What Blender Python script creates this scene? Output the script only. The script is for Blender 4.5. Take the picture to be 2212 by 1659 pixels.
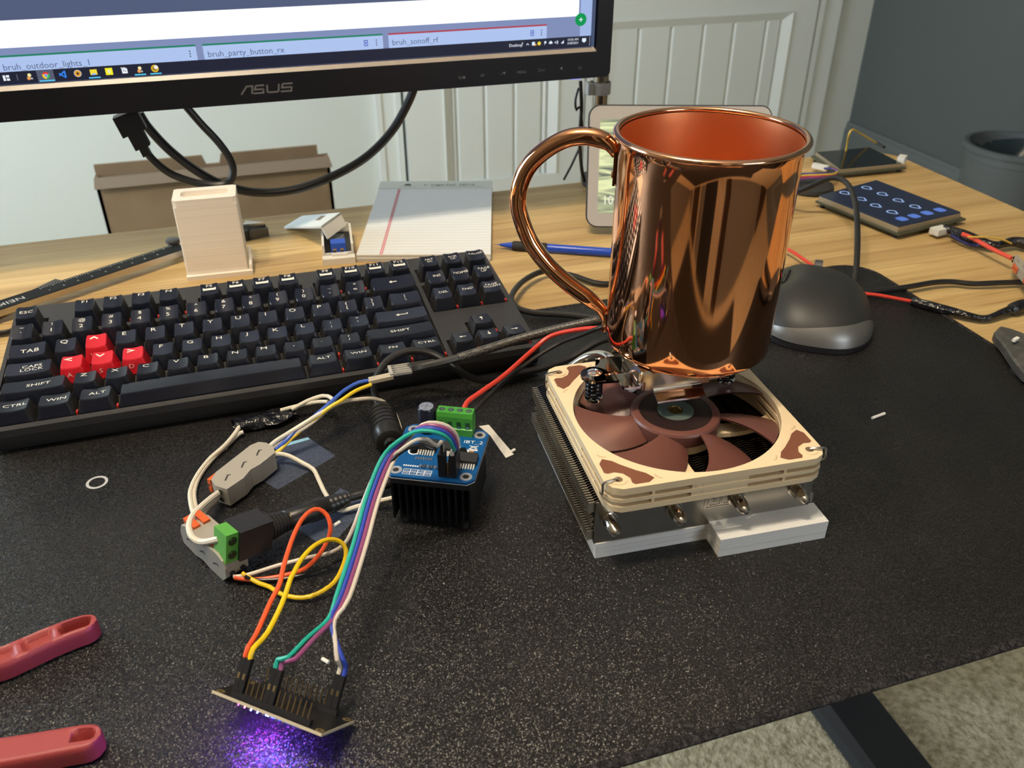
import bpy, bmesh, math, random
from mathutils import Vector, Matrix
random.seed(7)
for o in list(bpy.data.objects): bpy.data.objects.remove(o, do_unlink=True)
scene = bpy.context.scene
COL = scene.collection
MM = 0.001
# ------------------------------------------------------------------ camera (world in mm, mat top is z = 0)
CAM_F = 1862.19                      # focal length in pixels of a 2212 px wide frame
CAM_YAW, CAM_PITCH = 0.308849, 0.562037
CAM = Vector((171.40, -524.24, 321.81))
cam_f = Vector((math.sin(CAM_YAW)*math.cos(CAM_PITCH), math.cos(CAM_YAW)*math.cos(CAM_PITCH), -math.sin(CAM_PITCH)))
cam_r = Vector((math.cos(CAM_YAW), -math.sin(CAM_YAW), 0))
cam_u = cam_r.cross(cam_f)
cd = bpy.data.cameras.new('camera'); co = bpy.data.objects.new('camera', cd); COL.objects.link(co)
cd.sensor_fit = 'HORIZONTAL'; cd.sensor_width = 36.0; cd.lens = CAM_F/2212*36
cd.clip_start = 0.01; cd.clip_end = 50
co.matrix_world = Matrix(((cam_r.x, cam_u.x, -cam_f.x, CAM.x*MM), (cam_r.y, cam_u.y, -cam_f.y, CAM.y*MM), (cam_r.z, cam_u.z, -cam_f.z, CAM.z*MM), (0, 0, 0, 1)))
cd.dof.use_dof = True; cd.dof.focus_distance = 0.50; cd.dof.aperture_fstop = 18
scene.camera = co
# ------------------------------------------------------------------ world, lamps, exposure
w = bpy.data.worlds.new('world'); scene.world = w; w.use_nodes = True
w.node_tree.nodes['Background'].inputs[0].default_value = (0.72, 0.85, 1.0, 1)
w.node_tree.nodes['Background'].inputs[1].default_value = 1.2
scene.view_settings.view_transform = 'Standard'; scene.view_settings.look = 'None'
scene.view_settings.exposure = 0.0; scene.view_settings.gamma = 1.0; scene.view_settings.use_curve_mapping = False
def lamp(kind, name, loc, power, color, size=0.03, target=None, size_y=None):
    l = bpy.data.lights.new(name, kind); l.energy = power; l.color = color
    if kind == 'AREA':
        l.size = size
        if size_y: l.shape = 'RECTANGLE'; l.size_y = size_y
    else: l.shadow_soft_size = size
    o = bpy.data.objects.new(name, l); COL.objects.link(o); o.location = Vector(loc)*MM
    if target is not None:
        o.rotation_euler = (Vector(target)-Vector(loc)).to_track_quat('-Z', 'Y').to_euler()
    return o
WARM = (1.0, 0.85, 0.64)
for bx, by in ((-200, -200), (20, -230), (110, -310)):      # three bulbs of the ceiling fixture over the desk
    lamp('POINT', 'ceiling_bulb', (bx-40, by, 1480), 24.0, WARM, 0.032)
lamp('AREA', 'window_and_fill_daylight', (-1430, 900, 380), 50, (0.70, 0.86, 1.0), 1.1, (400, 1500, -100), 1.2)
lamp('AREA', 'window_and_fill_daylight', (1050, -1850, 420), 14, (0.80, 0.90, 1.0), 0.75, (900, 200, -300), 1.0)  # added fill for the carpet and front faces; no window on this wall
# ------------------------------------------------------------------ pixel helpers (a pixel of the 2212x1659 photo at a known height / depth)
def ray(x, y): return cam_f + cam_r*((x-1106)/CAM_F) - cam_u*((y-829.5)/CAM_F)
def P(x, y, z=0.0):
    d = ray(x, y); return CAM + d*((z-CAM.z)/d.z)
def PY(x, y, Y):
    d = ray(x, y); return CAM + d*((Y-CAM.y)/d.y)
# ------------------------------------------------------------------ materials
MATS = {}
def mat(name, col, rough=0.5, metal=0.0, spec=0.5, noise=None, bump=None, emit=None, alpha=None, coat=0.0, trans=None):
    if name in MATS: return MATS[name]
    m = bpy.data.materials.new(name); m.use_nodes = True; nt = m.node_tree; b = nt.nodes['Principled BSDF']
    b.inputs['Base Color'].default_value = (*col, 1); b.inputs['Roughness'].default_value = rough
    b.inputs['Metallic'].default_value = metal; b.inputs['Specular IOR Level'].default_value = spec
    if coat: b.inputs['Coat Weight'].default_value = coat; b.inputs['Coat Roughness'].default_value = 0.12
    if emit: b.inputs['Emission Color'].default_value = (*emit[0], 1); b.inputs['Emission Strength'].default_value = emit[1]
    if alpha is not None: b.inputs['Alpha'].default_value = alpha
    if trans: b.inputs['Transmission Weight'].default_value = trans
    tc = None
    if noise or bump:
        tc = nt.nodes.new('ShaderNodeTexCoord')
    if noise:      # (scale, detail, other colour, lo, hi, stretch)
        sc, det, c2, lo, hi, st = noise
        mp = nt.nodes.new('ShaderNodeMapping'); mp.inputs['Scale'].default_value = st
        nt.links.new(tc.outputs['Object'], mp.inputs['Vector'])
        n = nt.nodes.new('ShaderNodeTexNoise'); n.inputs['Scale'].default_value = sc; n.inputs['Detail'].default_value = det
        nt.links.new(mp.outputs['Vector'], n.inputs['Vector'])
        r = nt.nodes.new('ShaderNodeValToRGB'); r.color_ramp.elements[0].position = lo; r.color_ramp.elements[1].position = hi
        r.color_ramp.elements[0].color = (*col, 1); r.color_ramp.elements[1].color = (*c2, 1)
        nt.links.new(n.outputs['Fac'], r.inputs['Fac']); nt.links.new(r.outputs['Color'], b.inputs['Base Color'])
    if bump:       # (scale, detail, strength, distance)
        sc, det, st, dist = bump
        n = nt.nodes.new('ShaderNodeTexNoise'); n.inputs['Scale'].default_value = sc; n.inputs['Detail'].default_value = det
        nt.links.new(tc.outputs['Object'], n.inputs['Vector'])
        bp = nt.nodes.new('ShaderNodeBump'); bp.inputs['Strength'].default_value = st; bp.inputs['Distance'].default_value = dist
        nt.links.new(n.outputs['Fac'], bp.inputs['Height']); nt.links.new(bp.outputs['Normal'], b.inputs['Normal'])
    MATS[name] = m
    return m
def srgb(r, g, b):
    f = lambda c: (c/255/12.92) if c/255 <= 0.04045 else ((c/255+0.055)/1.055)**2.4
    return (f(r), f(g), f(b))
# ------------------------------------------------------------------ mesh builder (coordinates in mm)
class MB:
    def __init__(s): s.v = []; s.f = []; s.mi = []; s.cur = 0
    def add(s, vs, fs):
        o = len(s.v); s.v += [Vector(p) for p in vs]; s.f += [tuple(i+o for i in f) for f in fs]; s.mi += [s.cur]*len(fs)
        return s
    def slot(s, i): s.cur = i; return s
    def hexa(s, p):      # 8 points: bottom 4 ccw, top 4 ccw
        return s.add(p, [(3,2,1,0), (4,5,6,7), (0,1,5,4), (1,2,6,5), (2,3,7,6), (3,0,4,7)])
    def box(s, x0, x1, y0, y1, z0, z1):
        return s.hexa([(x0,y0,z0),(x1,y0,z0),(x1,y1,z0),(x0,y1,z0),(x0,y0,z1),(x1,y0,z1),(x1,y1,z1),(x0,y1,z1)])
    def bbox(s, c, ax, ay, az, hx, hy, hz):   # oriented box: centre, unit axes, half sizes
        c = Vector(c); ax = Vector(ax)*hx; ay = Vector(ay)*hy; az = Vector(az)*hz
        return s.hexa([c-ax-ay-az, c+ax-ay-az, c+ax+ay-az, c-ax+ay-az, c-ax-ay+az, c+ax-ay+az, c+ax+ay+az, c-ax+ay+az])
    def cbox(s, x0, x1, y0, y1, z0, z1, r=1.0, n=3, ch=None):   # rounded plan corners, chamfered top edge
        pts = rrect(x0, x1, y0, y1, r, n)
        return s.prism(pts, z0, z1, ch if ch is not None else min(r, (z1-z0)*0.45)*0.6)
    def prism(s, poly, z0, z1, ch=0.0):
        n = len(poly); cx = sum(p[0] for p in poly)/n; cy = sum(p[1] for p in poly)/n
        rings = [[(x, y, z0) for x, y in poly]]
        if ch > 0:
            ins = inset(poly, ch)
            rings.append([(x, y, z1-ch) for x, y in poly]); rings.append([(x, y, z1) for x, y in ins])
        else: rings.append([(x, y, z1) for x, y in poly])
        vs = [p for r in rings for p in r]; fs = [tuple(range(n))[::-1]]
        for k in range(len(rings)-1):
            fs += [(k*n+i, k*n+(i+1) % n, (k+1)*n+(i+1) % n, (k+1)*n+i) for i in range(n)]
        fs.append(tuple((len(rings)-1)*n+i for i in range(n)))
        return s.add(vs, fs)
    def xprism(s, poly, o, ax, ay, az, d):   # polygon in the ax/ay plane at o, extruded d along az
        o, ax, ay, az = Vector(o), Vector(ax), Vector(ay), Vector(az); n = len(poly)
        a = [o+ax*x+ay*y for x, y in poly]; b = [q+az*d for q in a]
        return s.add(a+b, [tuple(range(n))[::-1], tuple(n+i for i in range(n))]+[(i, (i+1) % n, n+(i+1) % n, n+i) for i in range(n)])
    def cyl(s, a, b, r0, r1=None, seg=14, cap=True):
        r1 = r0 if r1 is None else r1; a, b = Vector(a), Vector(b); d = (b-a).normalized()
        u = d.orthogonal().normalized(); v = d.cross(u)
        vs = [a+(u*math.cos(t)+v*math.sin(t))*r0 for t in [2*math.pi*i/seg for i in range(seg)]]
        vs += [b+(u*math.cos(t)+v*math.sin(t))*r1 for t in [2*math.pi*i/seg for i in range(seg)]]
        fs = [(i, (i+1) % seg, seg+(i+1) % seg, seg+i) for i in range(seg)]
        if cap: fs += [tuple(range(seg))[::-1], tuple(range(seg, 2*seg))]
        return s.add(vs, fs)
    def lathe(s, prof, c=(0,0,0), seg=40, ax=(0,0,1), close=False):   # profile of (radius, height) along ax
        d = Vector(ax).normalized(); c = Vector(c); u = d.orthogonal().normalized(); v = d.cross(u); n = len(prof); vs = []
        for r, h in prof:
            vs += [c+d*h+(u*math.cos(2*math.pi*i/seg)+v*math.sin(2*math.pi*i/seg))*r for i in range(seg)]
        fs = [(k*seg+i, k*seg+(i+1) % seg, (k+1)*seg+(i+1) % seg, (k+1)*seg+i) for k in range(n-1) for i in range(seg)]
        if close: fs += [((n-1)*seg+i, (n-1)*seg+(i+1) % seg, (i+1) % seg, i) for i in range(seg)]
        else: fs += [tuple(range(seg))[::-1], tuple((n-1)*seg+i for i in range(seg))]
        return s.add(vs, fs)
    def tube(s, pts, r, seg=8, step=3.0, rfun=None, flat=1.0, raw=False):
        pts = [Vector(p) for p in pts]
        if not raw: pts = smooth(pts, step)
        n = len(pts); vs = []; t0 = (pts[1]-pts[0]).normalized(); u = t0.orthogonal().normalized()
        if abs(t0.z) < 0.9: u = (Vector((0,0,1))-t0*t0.z).normalized()
        for i, q in enumerate(pts):
            t = (pts[min(i+1, n-1)]-pts[max(i-1, 0)]).normalized()
            u = (u-t*u.dot(t)).normalized(); v = t.cross(u)
            rr = r*(rfun(i/(n-1)) if rfun else 1.0)
            vs += [q+(u*math.cos(2*math.pi*k/seg)*flat+v*math.sin(2*math.pi*k/seg))*rr for k in range(seg)]
        fs = [(i*seg+k, i*seg+(k+1) % seg, (i+1)*seg+(k+1) % seg, (i+1)*seg+k) for i in range(n-1) for k in range(seg)]
        fs += [tuple(range(seg))[::-1], tuple((n-1)*seg+k for k in range(seg))]
        return s.add(vs, fs)
    def poly(s, pts): return s.add(pts, [tuple(range(len(pts)))])
    def grid(s, fn, nu, nv, flip=False):   # fn(i, j) -> point
        vs = [fn(i, j) for j in range(nv) for i in range(nu)]
        fs = [(j*nu+i, j*nu+i+1, (j+1)*nu+i+1, (j+1)*nu+i) for j in range(nv-1) for i in range(nu-1)]
        if flip: fs = [f[::-1] for f in fs]
        return s.add(vs, fs)
    def mesh(s, name, smooth_=False, angle=35, org=(0,0,0)):
        me = bpy.data.meshes.new(name); og = Vector(org)
        me.from_pydata([(p-og)*MM for p in s.v], [], s.f)
        if len(set(s.mi)) > 1: me.polygons.foreach_set('material_index', s.mi)
        bm = bmesh.new(); bm.from_mesh(me); bmesh.ops.recalc_face_normals(bm, faces=bm.faces) if smooth_ != 'keep' else None
        if smooth_:
            for f in bm.faces: f.smooth = True
            lim = math.radians(angle)
            for e in bm.edges:
                if len(e.link_faces) == 2 and e.calc_face_angle(0) > lim: e.smooth = False
        bm.to_mesh(me); bm.free(); me.update()
        return me
    def build(s, name, m, parent=None, local=False, smooth_=True, angle=35, at=None):
        """world mm coordinates unless local; 'at' = object origin (mm) in the same frame"""
        og = Vector(at) if at is not None else Vector((0,0,0))
        base = og
        if parent is not None and not local:
            base = og + root_of(parent)
            off = og
        me = s.mesh(name, smooth_, angle, org=(base if (parent is not None and not local) else og))
        o = bpy.data.objects.new(name, me); COL.objects.link(o); o.location = og*MM
        for q in (m if isinstance(m, (list, tuple)) else [m]): me.materials.append(q)
        if parent is not None: o.parent = parent
        return o
def root_of(o):
    t = Vector(o.location)/MM
    while o.parent is not None: o = o.parent; t += Vector(o.location)/MM
    return t
def rrect(x0, x1, y0, y1, r, n=4):
    out = []
    for cx, cy, a0 in ((x1-r, y0+r, -90), (x1-r, y1-r, 0), (x0+r, y1-r, 90), (x0+r, y0+r, 180)):
        out += [(cx+r*math.cos(math.radians(a0+90*k/n)), cy+r*math.sin(math.radians(a0+90*k/n))) for k in range(n+1)]
    return out
def circ(cx, cy, r, n=24, r2=None): return [(cx+r*math.cos(2*math.pi*i/n), cy+(r2 or r)*math.sin(2*math.pi*i/n)) for i in range(n)]
def inset(poly, d):
    n = len(poly); out = []; area = sum(poly[i][0]*poly[(i+1) % n][1]-poly[(i+1) % n][0]*poly[i][1] for i in range(n))
    sg = 1 if area > 0 else -1
    for i in range(n):
        a, b, c = Vector(poly[i-1]), Vector(poly[i]), Vector(poly[(i+1) % n])
        d1 = (b-a); d2 = (c-b)
        if d1.length < 1e-6: d1 = d2
        if d2.length < 1e-6: d2 = d1
        d1.normalize(); d2.normalize(); n1 = Vector((-d1.y, d1.x)); n2 = Vector((-d2.y, d2.x)); m = n1+n2
        if m.length < 1e-6: m = n1
        m.normalize(); k = min(1.0/max(m.dot(n1), 0.4), 2)
        q = b+m*d*k*sg; out.append((q.x, q.y))
    return out
def smooth(pts, step=3.0):
    out = []; n = len(pts)
    if n < 3: return pts
    for i in range(n-1):
        p0 = pts[i-1] if i else pts[0]*2-pts[1]
        p1, p2 = pts[i], pts[i+1]; p3 = pts[i+2] if i+2 < n else pts[-1]*2-pts[-2]
        k = max(2, int((p2-p1).length/step))
        for j in range(k):
            t = j/k
            out.append(0.5*((2*p1)+(p2-p0)*t+(2*p0-5*p1+4*p2-p3)*t*t+(3*p1-p0-3*p2+p3)*t*t*t))
    out.append(pts[-1]); return out
def empty(name, loc=(0,0,0), rz=0.0):
    o = bpy.data.objects.new(name, None); COL.objects.link(o); o.location = Vector(loc)*MM; o.rotation_euler = (0, 0, rz); o.empty_display_size = 0.01
    return o
def tag(o, label, cat, group=None):
    o['label'] = label; o['category'] = cat
    if group: o['group'] = group
    return o
def struct(o): o['kind'] = 'structure'; return o
def text_pts(txt, size, align='CENTER', sx=1.0, shear=0.0, space=1.0):
    """flat glyph outlines as (vertices 2d in mm, faces)"""
    c = bpy.data.curves.new('glyphs', 'FONT'); c.body = txt; c.size = size; c.align_x = align; c.align_y = 'CENTER'; c.resolution_u = 2
    c.shear = shear; c.space_character = space; c.space_line = 0.8
    o = bpy.data.objects.new('glyphs', c); COL.objects.link(o)
    dg = bpy.context.evaluated_depsgraph_get(); dg.update()
    me = bpy.data.meshes.new_from_object(o.evaluated_get(dg))
    vs = [(v.co.x*sx, v.co.y) for v in me.vertices]; fs = [tuple(p.vertices) for p in me.polygons]
    bpy.data.objects.remove(o); bpy.data.curves.remove(c); bpy.data.meshes.remove(me)
    return vs, fs
def text_on(mb, txt, size, o, ax, ay, **k):
    vs, fs = text_pts(txt, size, **k); o, ax, ay = Vector(o), Vector(ax), Vector(ay)
    return mb.add([o+ax*x+ay*y for x, y in vs], fs)
def stroke(mb, pts, wd, o, ax, ay, closed=False):
    """flat stroke of width wd along 2d points on plane o/ax/ay"""
    o, ax, ay = Vector(o), Vector(ax), Vector(ay); pts = [Vector(q) for q in pts]; n = len(pts)
    L, R = [], []
    for i in range(n):
        a = pts[i-1] if (i or closed) else pts[i]; b = pts[(i+1) % n] if (i < n-1 or closed) else pts[i]
        d1 = (pts[i]-a); d2 = (b-pts[i])
        if d1.length < 1e-9: d1 = d2
        if d2.length < 1e-9: d2 = d1
        d1 = d1.normalized(); d2 = d2.normalized(); n1 = Vector((-d1.y, d1.x)); n2 = Vector((-d2.y, d2.x)); m = (n1+n2)
        m = m.normalized() if m.length > 1e-6 else n1; k = min(1/max(m.dot(n1), .35), 2.2)
        L.append(pts[i]+m*wd/2*k); R.append(pts[i]-m*wd/2*k)
    vs = [o+ax*q.x+ay*q.y for q in L+R]
    fs = [(i, (i+1) % n, n+(i+1) % n, n+i) for i in range(n if closed else n-1)]
    return mb.add(vs, fs)
X, Y, Z = Vector((1,0,0)), Vector((0,1,0)), Vector((0,0,1))
# ================================================================== materials
def bamboo():
    m = bpy.data.materials.new('bamboo'); m.use_nodes = True; nt = m.node_tree; b = nt.nodes['Principled BSDF']; N = nt.nodes.new; L = nt.links.new
    tc = N('ShaderNodeTexCoord')
    def noise(st, sc, det):
        mp = N('ShaderNodeMapping'); mp.inputs['Scale'].default_value = st; L(tc.outputs['Object'], mp.inputs['Vector'])
        n = N('ShaderNodeTexNoise'); n.inputs['Scale'].default_value = sc; n.inputs['Detail'].default_value = det; L(mp.outputs['Vector'], n.inputs['Vector']); return n.outputs['Fac']
    def ramp(f, a, ca, c, cc):
        r = N('ShaderNodeValToRGB'); r.color_ramp.elements[0].position = a; r.color_ramp.elements[1].position = c
        r.color_ramp.elements[0].color = (*ca, 1); r.color_ramp.elements[1].color = (*cc, 1); L(f, r.inputs['Fac']); return r.outputs['Color']
    strips = ramp(noise((0.9, 42, 1), 1.0, 1.0), 0.30, (0.46, 0.295, 0.115), 0.72, (0.66, 0.47, 0.21))
    fine = ramp(noise((3, 260, 1), 1.4, 2.0), 0.35, (0.80, 0.78, 0.74), 0.65, (1, 1, 1))
    dark = ramp(noise((7, 75, 1), 1.6, 1.0), 0.60, (1, 1, 1), 0.78, (0.72, 0.62, 0.50))
    def mul(a, c):
        x = N('ShaderNodeMix'); x.data_type = 'RGBA'; x.blend_type = 'MULTIPLY'; x.inputs[0].default_value = 1.0; L(a, x.inputs[6]); L(c, x.inputs[7]); return x.outputs[2]
    L(mul(mul(strips, fine), dark), b.inputs['Base Color']); b.inputs['Roughness'].default_value = 0.42
    return m
BAMBOO = bamboo()
def matpad():
    m = bpy.data.materials.new('mat_cloth'); m.use_nodes = True; nt = m.node_tree; b = nt.nodes['Principled BSDF']; N = nt.nodes.new; L = nt.links.new
    tc = N('ShaderNodeTexCoord')
    n = N('ShaderNodeTexVoronoi'); n.inputs['Scale'].default_value = 1900; L(tc.outputs['Object'], n.inputs['Vector'])
    sb = N('ShaderNodeVectorMath'); sb.operation = 'SUBTRACT'; sb.inputs[1].default_value = (0.5, 0.5, 0.5); L(n.outputs['Color'], sb.inputs[0])
    sc = N('ShaderNodeVectorMath'); sc.operation = 'SCALE'; sc.inputs['Scale'].default_value = 0.62; L(sb.outputs['Vector'], sc.inputs[0])
    ge = N('ShaderNodeNewGeometry'); ad = N('ShaderNodeVectorMath'); ad.operation = 'ADD'; L(sc.outputs['Vector'], ad.inputs[0]); L(ge.outputs['Normal'], ad.inputs[1])
    nm = N('ShaderNodeVectorMath'); nm.operation = 'NORMALIZE'; L(ad.outputs['Vector'], nm.inputs[0]); L(nm.outputs['Vector'], b.inputs['Normal'])
    n2 = N('ShaderNodeTexNoise'); n2.inputs['Scale'].default_value = 14; n2.inputs['Detail'].default_value = 3; L(tc.outputs['Object'], n2.inputs['Vector'])
    r = N('ShaderNodeValToRGB'); r.color_ramp.elements[0].position = 0.35; r.color_ramp.elements[1].position = 0.75
    r.color_ramp.elements[0].color = (0.0070, 0.0063, 0.0058, 1); r.color_ramp.elements[1].color = (0.0125, 0.0114, 0.0106, 1)
    L(n2.outputs['Fac'], r.inputs['Fac']); L(r.outputs['Color'], b.inputs['Base Color'])
    b.inputs['Roughness'].default_value = 0.38; b.inputs['Specular IOR Level'].default_value = 0.40
    return m
MATPAD = matpad()
WHITE_PAINT = mat('white_paint', (0.74, 0.77, 0.74), 0.42)
WALL = mat('pale_wall_paint', (0.62, 0.65, 0.61), 0.75)
TEAL = mat('grey_green_wall_paint', (0.095, 0.115, 0.115), 0.8)
CARPET = mat('beige_carpet', (0.42, 0.345, 0.20), 0.95, spec=0.1, noise=(95, 5, (0.78, 0.68, 0.46), 0.30, 0.60, (1,1,1)), bump=(150, 4, 0.8, 0.008))
CEIL = mat('ceiling_white', (0.50, 0.48, 0.45), 0.9)
BLACKP = mat('black_plastic', (0.012, 0.0115, 0.013), 0.42)
BLACKM = mat('black_matte', (0.010, 0.0095, 0.0095), 0.7)
BLACKW = mat('black_cable_rubber', (0.012, 0.011, 0.011), 0.38)
DGREY = mat('dark_grey_plastic', (0.035, 0.034, 0.036), 0.48)
STEEL = mat('steel', (0.60, 0.58, 0.55), 0.24, 1.0)
CHROME = mat('chrome', (0.78, 0.77, 0.75), 0.07, 1.0)
GOLDPIN = mat('gold_pin', (0.72, 0.56, 0.30), 0.28, 1.0)
SILVERP = mat('solder_silver', (0.72, 0.70, 0.64), 0.3, 1.0)
PRINTW = mat('white_print', (0.86, 0.85, 0.80), 0.6)
RED = mat('red_wire', (0.62, 0.045, 0.025), 0.4)
WWIRE = mat('white_wire', (0.72, 0.66, 0.54), 0.42)
# ================================================================== the room
FLOOR_Z, CEIL_Z = -730, 1680
RX0, RX1, RY0, RY1 = -1500, 2450, -1900, 2300
struct(MB().box(RX0-80, RX1+80, RY0-80, RY1+80, FLOOR_Z-40, FLOOR_Z).build('floor', CARPET))
struct(MB().box(RX0-80, RX1+80, RY0-80, RY1+80, CEIL_Z, CEIL_Z+40).build('ceiling', CEIL))
struct(MB().box(RX0-80, RX1+80, RY1, RY1+80, FLOOR_Z, CEIL_Z).build('wall_back', WALL))
struct(MB().box(RX1, RX1+80, RY0, RY1, FLOOR_Z, CEIL_Z).build('wall_right', TEAL))
wf = MB().box(RX0-80, RX1+80, RY0-80, RY0, FLOOR_Z, CEIL_Z)
GREYW = mat('grey_room_paint', (0.20, 0.20, 0.185), 0.8)
struct(wf.build('wall_front', GREYW))
wl = MB()      # left wall with a window opening y 350..1450, z -200..900
wl.box(RX0-80, RX0, RY0, 350, FLOOR_Z, CEIL_Z); wl.box(RX0-80, RX0, 1450, RY1, FLOOR_Z, CEIL_Z)
wl.box(RX0-80, RX0, 350, 1450, FLOOR_Z, -200); wl.box(RX0-80, RX0, 350, 1450, 900, CEIL_Z)
struct(wl.build('wall_left', GREYW))
win = empty('window_1', (RX0, 900, 350)); struct(win)
fr = MB(); fr.box(RX0-60, RX0-20, 350, 400, -200, 900); fr.box(RX0-60, RX0-20, 1400, 1450, -200, 900); fr.box(RX0-60, RX0-20, 400, 1400, -200, -150); fr.box(RX0-60, RX0-20, 400, 1400, 850, 900); fr.box(RX0-60, RX0-20, 880, 920, -150, 850)
fr.build('window_frame', WHITE_PAINT, win)
GLASS = mat('window_glass', (0.9, 0.95, 1.0), 0.02, alpha=0.12)
for y0, y1 in ((400, 880), (920, 1400)): MB().box(RX0-42, RX0-38, y0, y1, -150, 850).build('window_pane', GLASS, win)
# unseen panels and drape added behind the camera to band the copper's reflection
BAND_BROWN = mat('reflection_brown', (0.045, 0.024, 0.015), 0.4); BAND_CREAM = mat('reflection_cream', (0.62, 0.55, 0.42), 0.8); BAND_BLACK = mat('reflection_black', (0.016, 0.015, 0.016), 0.7)
def fpanel(name, x0, x1, z0, z1, m, d=40):
    return struct(MB().box(x0, x1, RY0, RY0+d, z0, z1).build(name, m))
fpanel('reflection_panel_1', -1180, -840, FLOOR_Z, 1150, BAND_BROWN); fpanel('reflection_strip_1', -840, -790, FLOOR_Z, 1200, BAND_CREAM); fpanel('reflection_strip_2', -1230, -1180, FLOOR_Z, 1200, BAND_CREAM)
fpanel('reflection_panel_2', -560, -60, FLOOR_Z, 1200, BAND_BLACK); fpanel('reflection_panel_3', 270, 430, FLOOR_Z, 1200, BAND_BROWN); fpanel('reflection_panel_4', 1900, 2300, FLOOR_Z, 1150, BAND_BROWN)
cu_ = MB(); cu_.grid(lambda i, j: (-60+i*9, RY0+60+14*math.sin(i*1.1), FLOOR_Z+20+j*1900), 34, 2)
struct(cu_.build('reflection_drape', BAND_CREAM))
struct(MB().prism(rrect(-1100, 1200, -1780, -430, 60, 4), FLOOR_Z, FLOOR_Z+8).build('floor', mat('reflection_dark_sheet', (0.030, 0.026, 0.024), 0.9)))  # unseen dark sheet added on the floor, darkens the mug's lower reflection
# baseboards with a moulded cap
bb = MB(); bb.xprism([(0,0),(0,130),(-6,130),(-10,122),(-10,112),(-15,100),(-15,0)], (RX1, RY0, FLOOR_Z), X, Z, Y, RY1-RY0)
struct(bb.build('baseboard_right', mat('baseboard_grey', (0.13, 0.15, 0.15), 0.6), smooth_=False))
# closet doors in the back wall: plank panels between stiles and rails
def door(name, x0, x1, px0, px1, grooves, ztop_panel, opening=0.0):
    d = empty(name, (x0, RY1, FLOOR_Z)); struct(d)
    yb, yf = RY1-2, RY1-38
    ztop = 1300
    MB().box(x0, px0, yf, yb, FLOOR_Z+10, ztop).build('stile', WHITE_PAINT, d)
    MB().box(px1, x1, yf, yb, FLOOR_Z+10, ztop).build('stile', WHITE_PAINT, d)
    zr = [(FLOOR_Z+10, FLOOR_Z+60), (ztop_panel, ztop_panel+150), (ztop-140, ztop)]
    for a, b in zr: MB().box(px0, px1, yf, yb, a, b).build('rail', WHITE_PAINT, d)
    for za, zb in ((zr[0][1], zr[1][0]), (zr[1][1], zr[2][0])):
        # raised moulding frame around the panel: sloped strips
        for (ax0, ax1, side) in ((px0, px0+30, 0), (px1-30, px1, 1)):
            hi, lo = (yf-7, yf+14)
            ya, yc = (hi, lo) if side == 0 else (lo, hi)
            MB().hexa([(ax0, ya, za), (ax1, yc, za), (ax1, yb, za), (ax0, yb, za), (ax0, ya, zb), (ax1, yc, zb), (ax1, yb, zb), (ax0, yb, zb)]).build('moulding', WHITE_PAINT, d, smooth_=False)
        MB().hexa([(px0, yf-7, zb), (px1, yf-7, zb), (px1, yb, zb), (px0, yb, zb), (px0+30, yf+14, zb-30), (px1-30, yf+14, zb-30), (px1-30, yb, zb-30), (px0+30, yb, zb-30)][4:] + [(px0, yf-7, zb), (px1, yf-7, zb), (px1, yb, zb), (px0, yb, zb)]).build('moulding', WHITE_PAINT, d, smooth_=False)
        xs = [px0+30]+grooves+[px1-30]
        for a, b in zip(xs[:-1], xs[1:]):     # planks with bevelled edges, joints recessed
            MB().xprism([(a+1, 0), (b-1, 0), (b-1, -4), (b-8, -12), (a+8, -12), (a+1, -4)], (0, yf+24, za), X, Y, Z, zb-za).build('plank', WHITE_PAINT, d, smooth_=False)
        MB().box(px0+20, px1-20, yf+24, yb, za, zb).build('panel_back', WHITE_PAINT, d)
    return d
door('door_1', 700, 1318, 828, 1222, [872, 970, 1073, 1172], -181)
door('door_2', 1326, 2190, 1380, 2090, [1513, 1633, 1755, 1872, 2000], -181)
cas = MB(); cas.box(608, 626, RY1-26, RY1, FLOOR_Z, 1340); cas.box(626, 672, RY1-20, RY1, FLOOR_Z, 1340); cas.box(672, 690, RY1-28, RY1, FLOOR_Z, 1340)
struct(cas.build('trim_1', WHITE_PAINT))
cas = MB(); cas.box(2200, 2222, RY1-34, RY1, FLOOR_Z, 1340); cas.box(2222, 2300, RY1-22, RY1, FLOOR_Z, 1340)
struct(cas.build('trim_2', WHITE_PAINT))
struct(MB().box(690, 700, RY1-3, RY1, FLOOR_Z, 1310).build('gap_shade_strip', mat('door_gap_dark', (0.03, 0.04, 0.045), 0.8)))  # dark strip standing in for the shade in the gap beside the door
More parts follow.
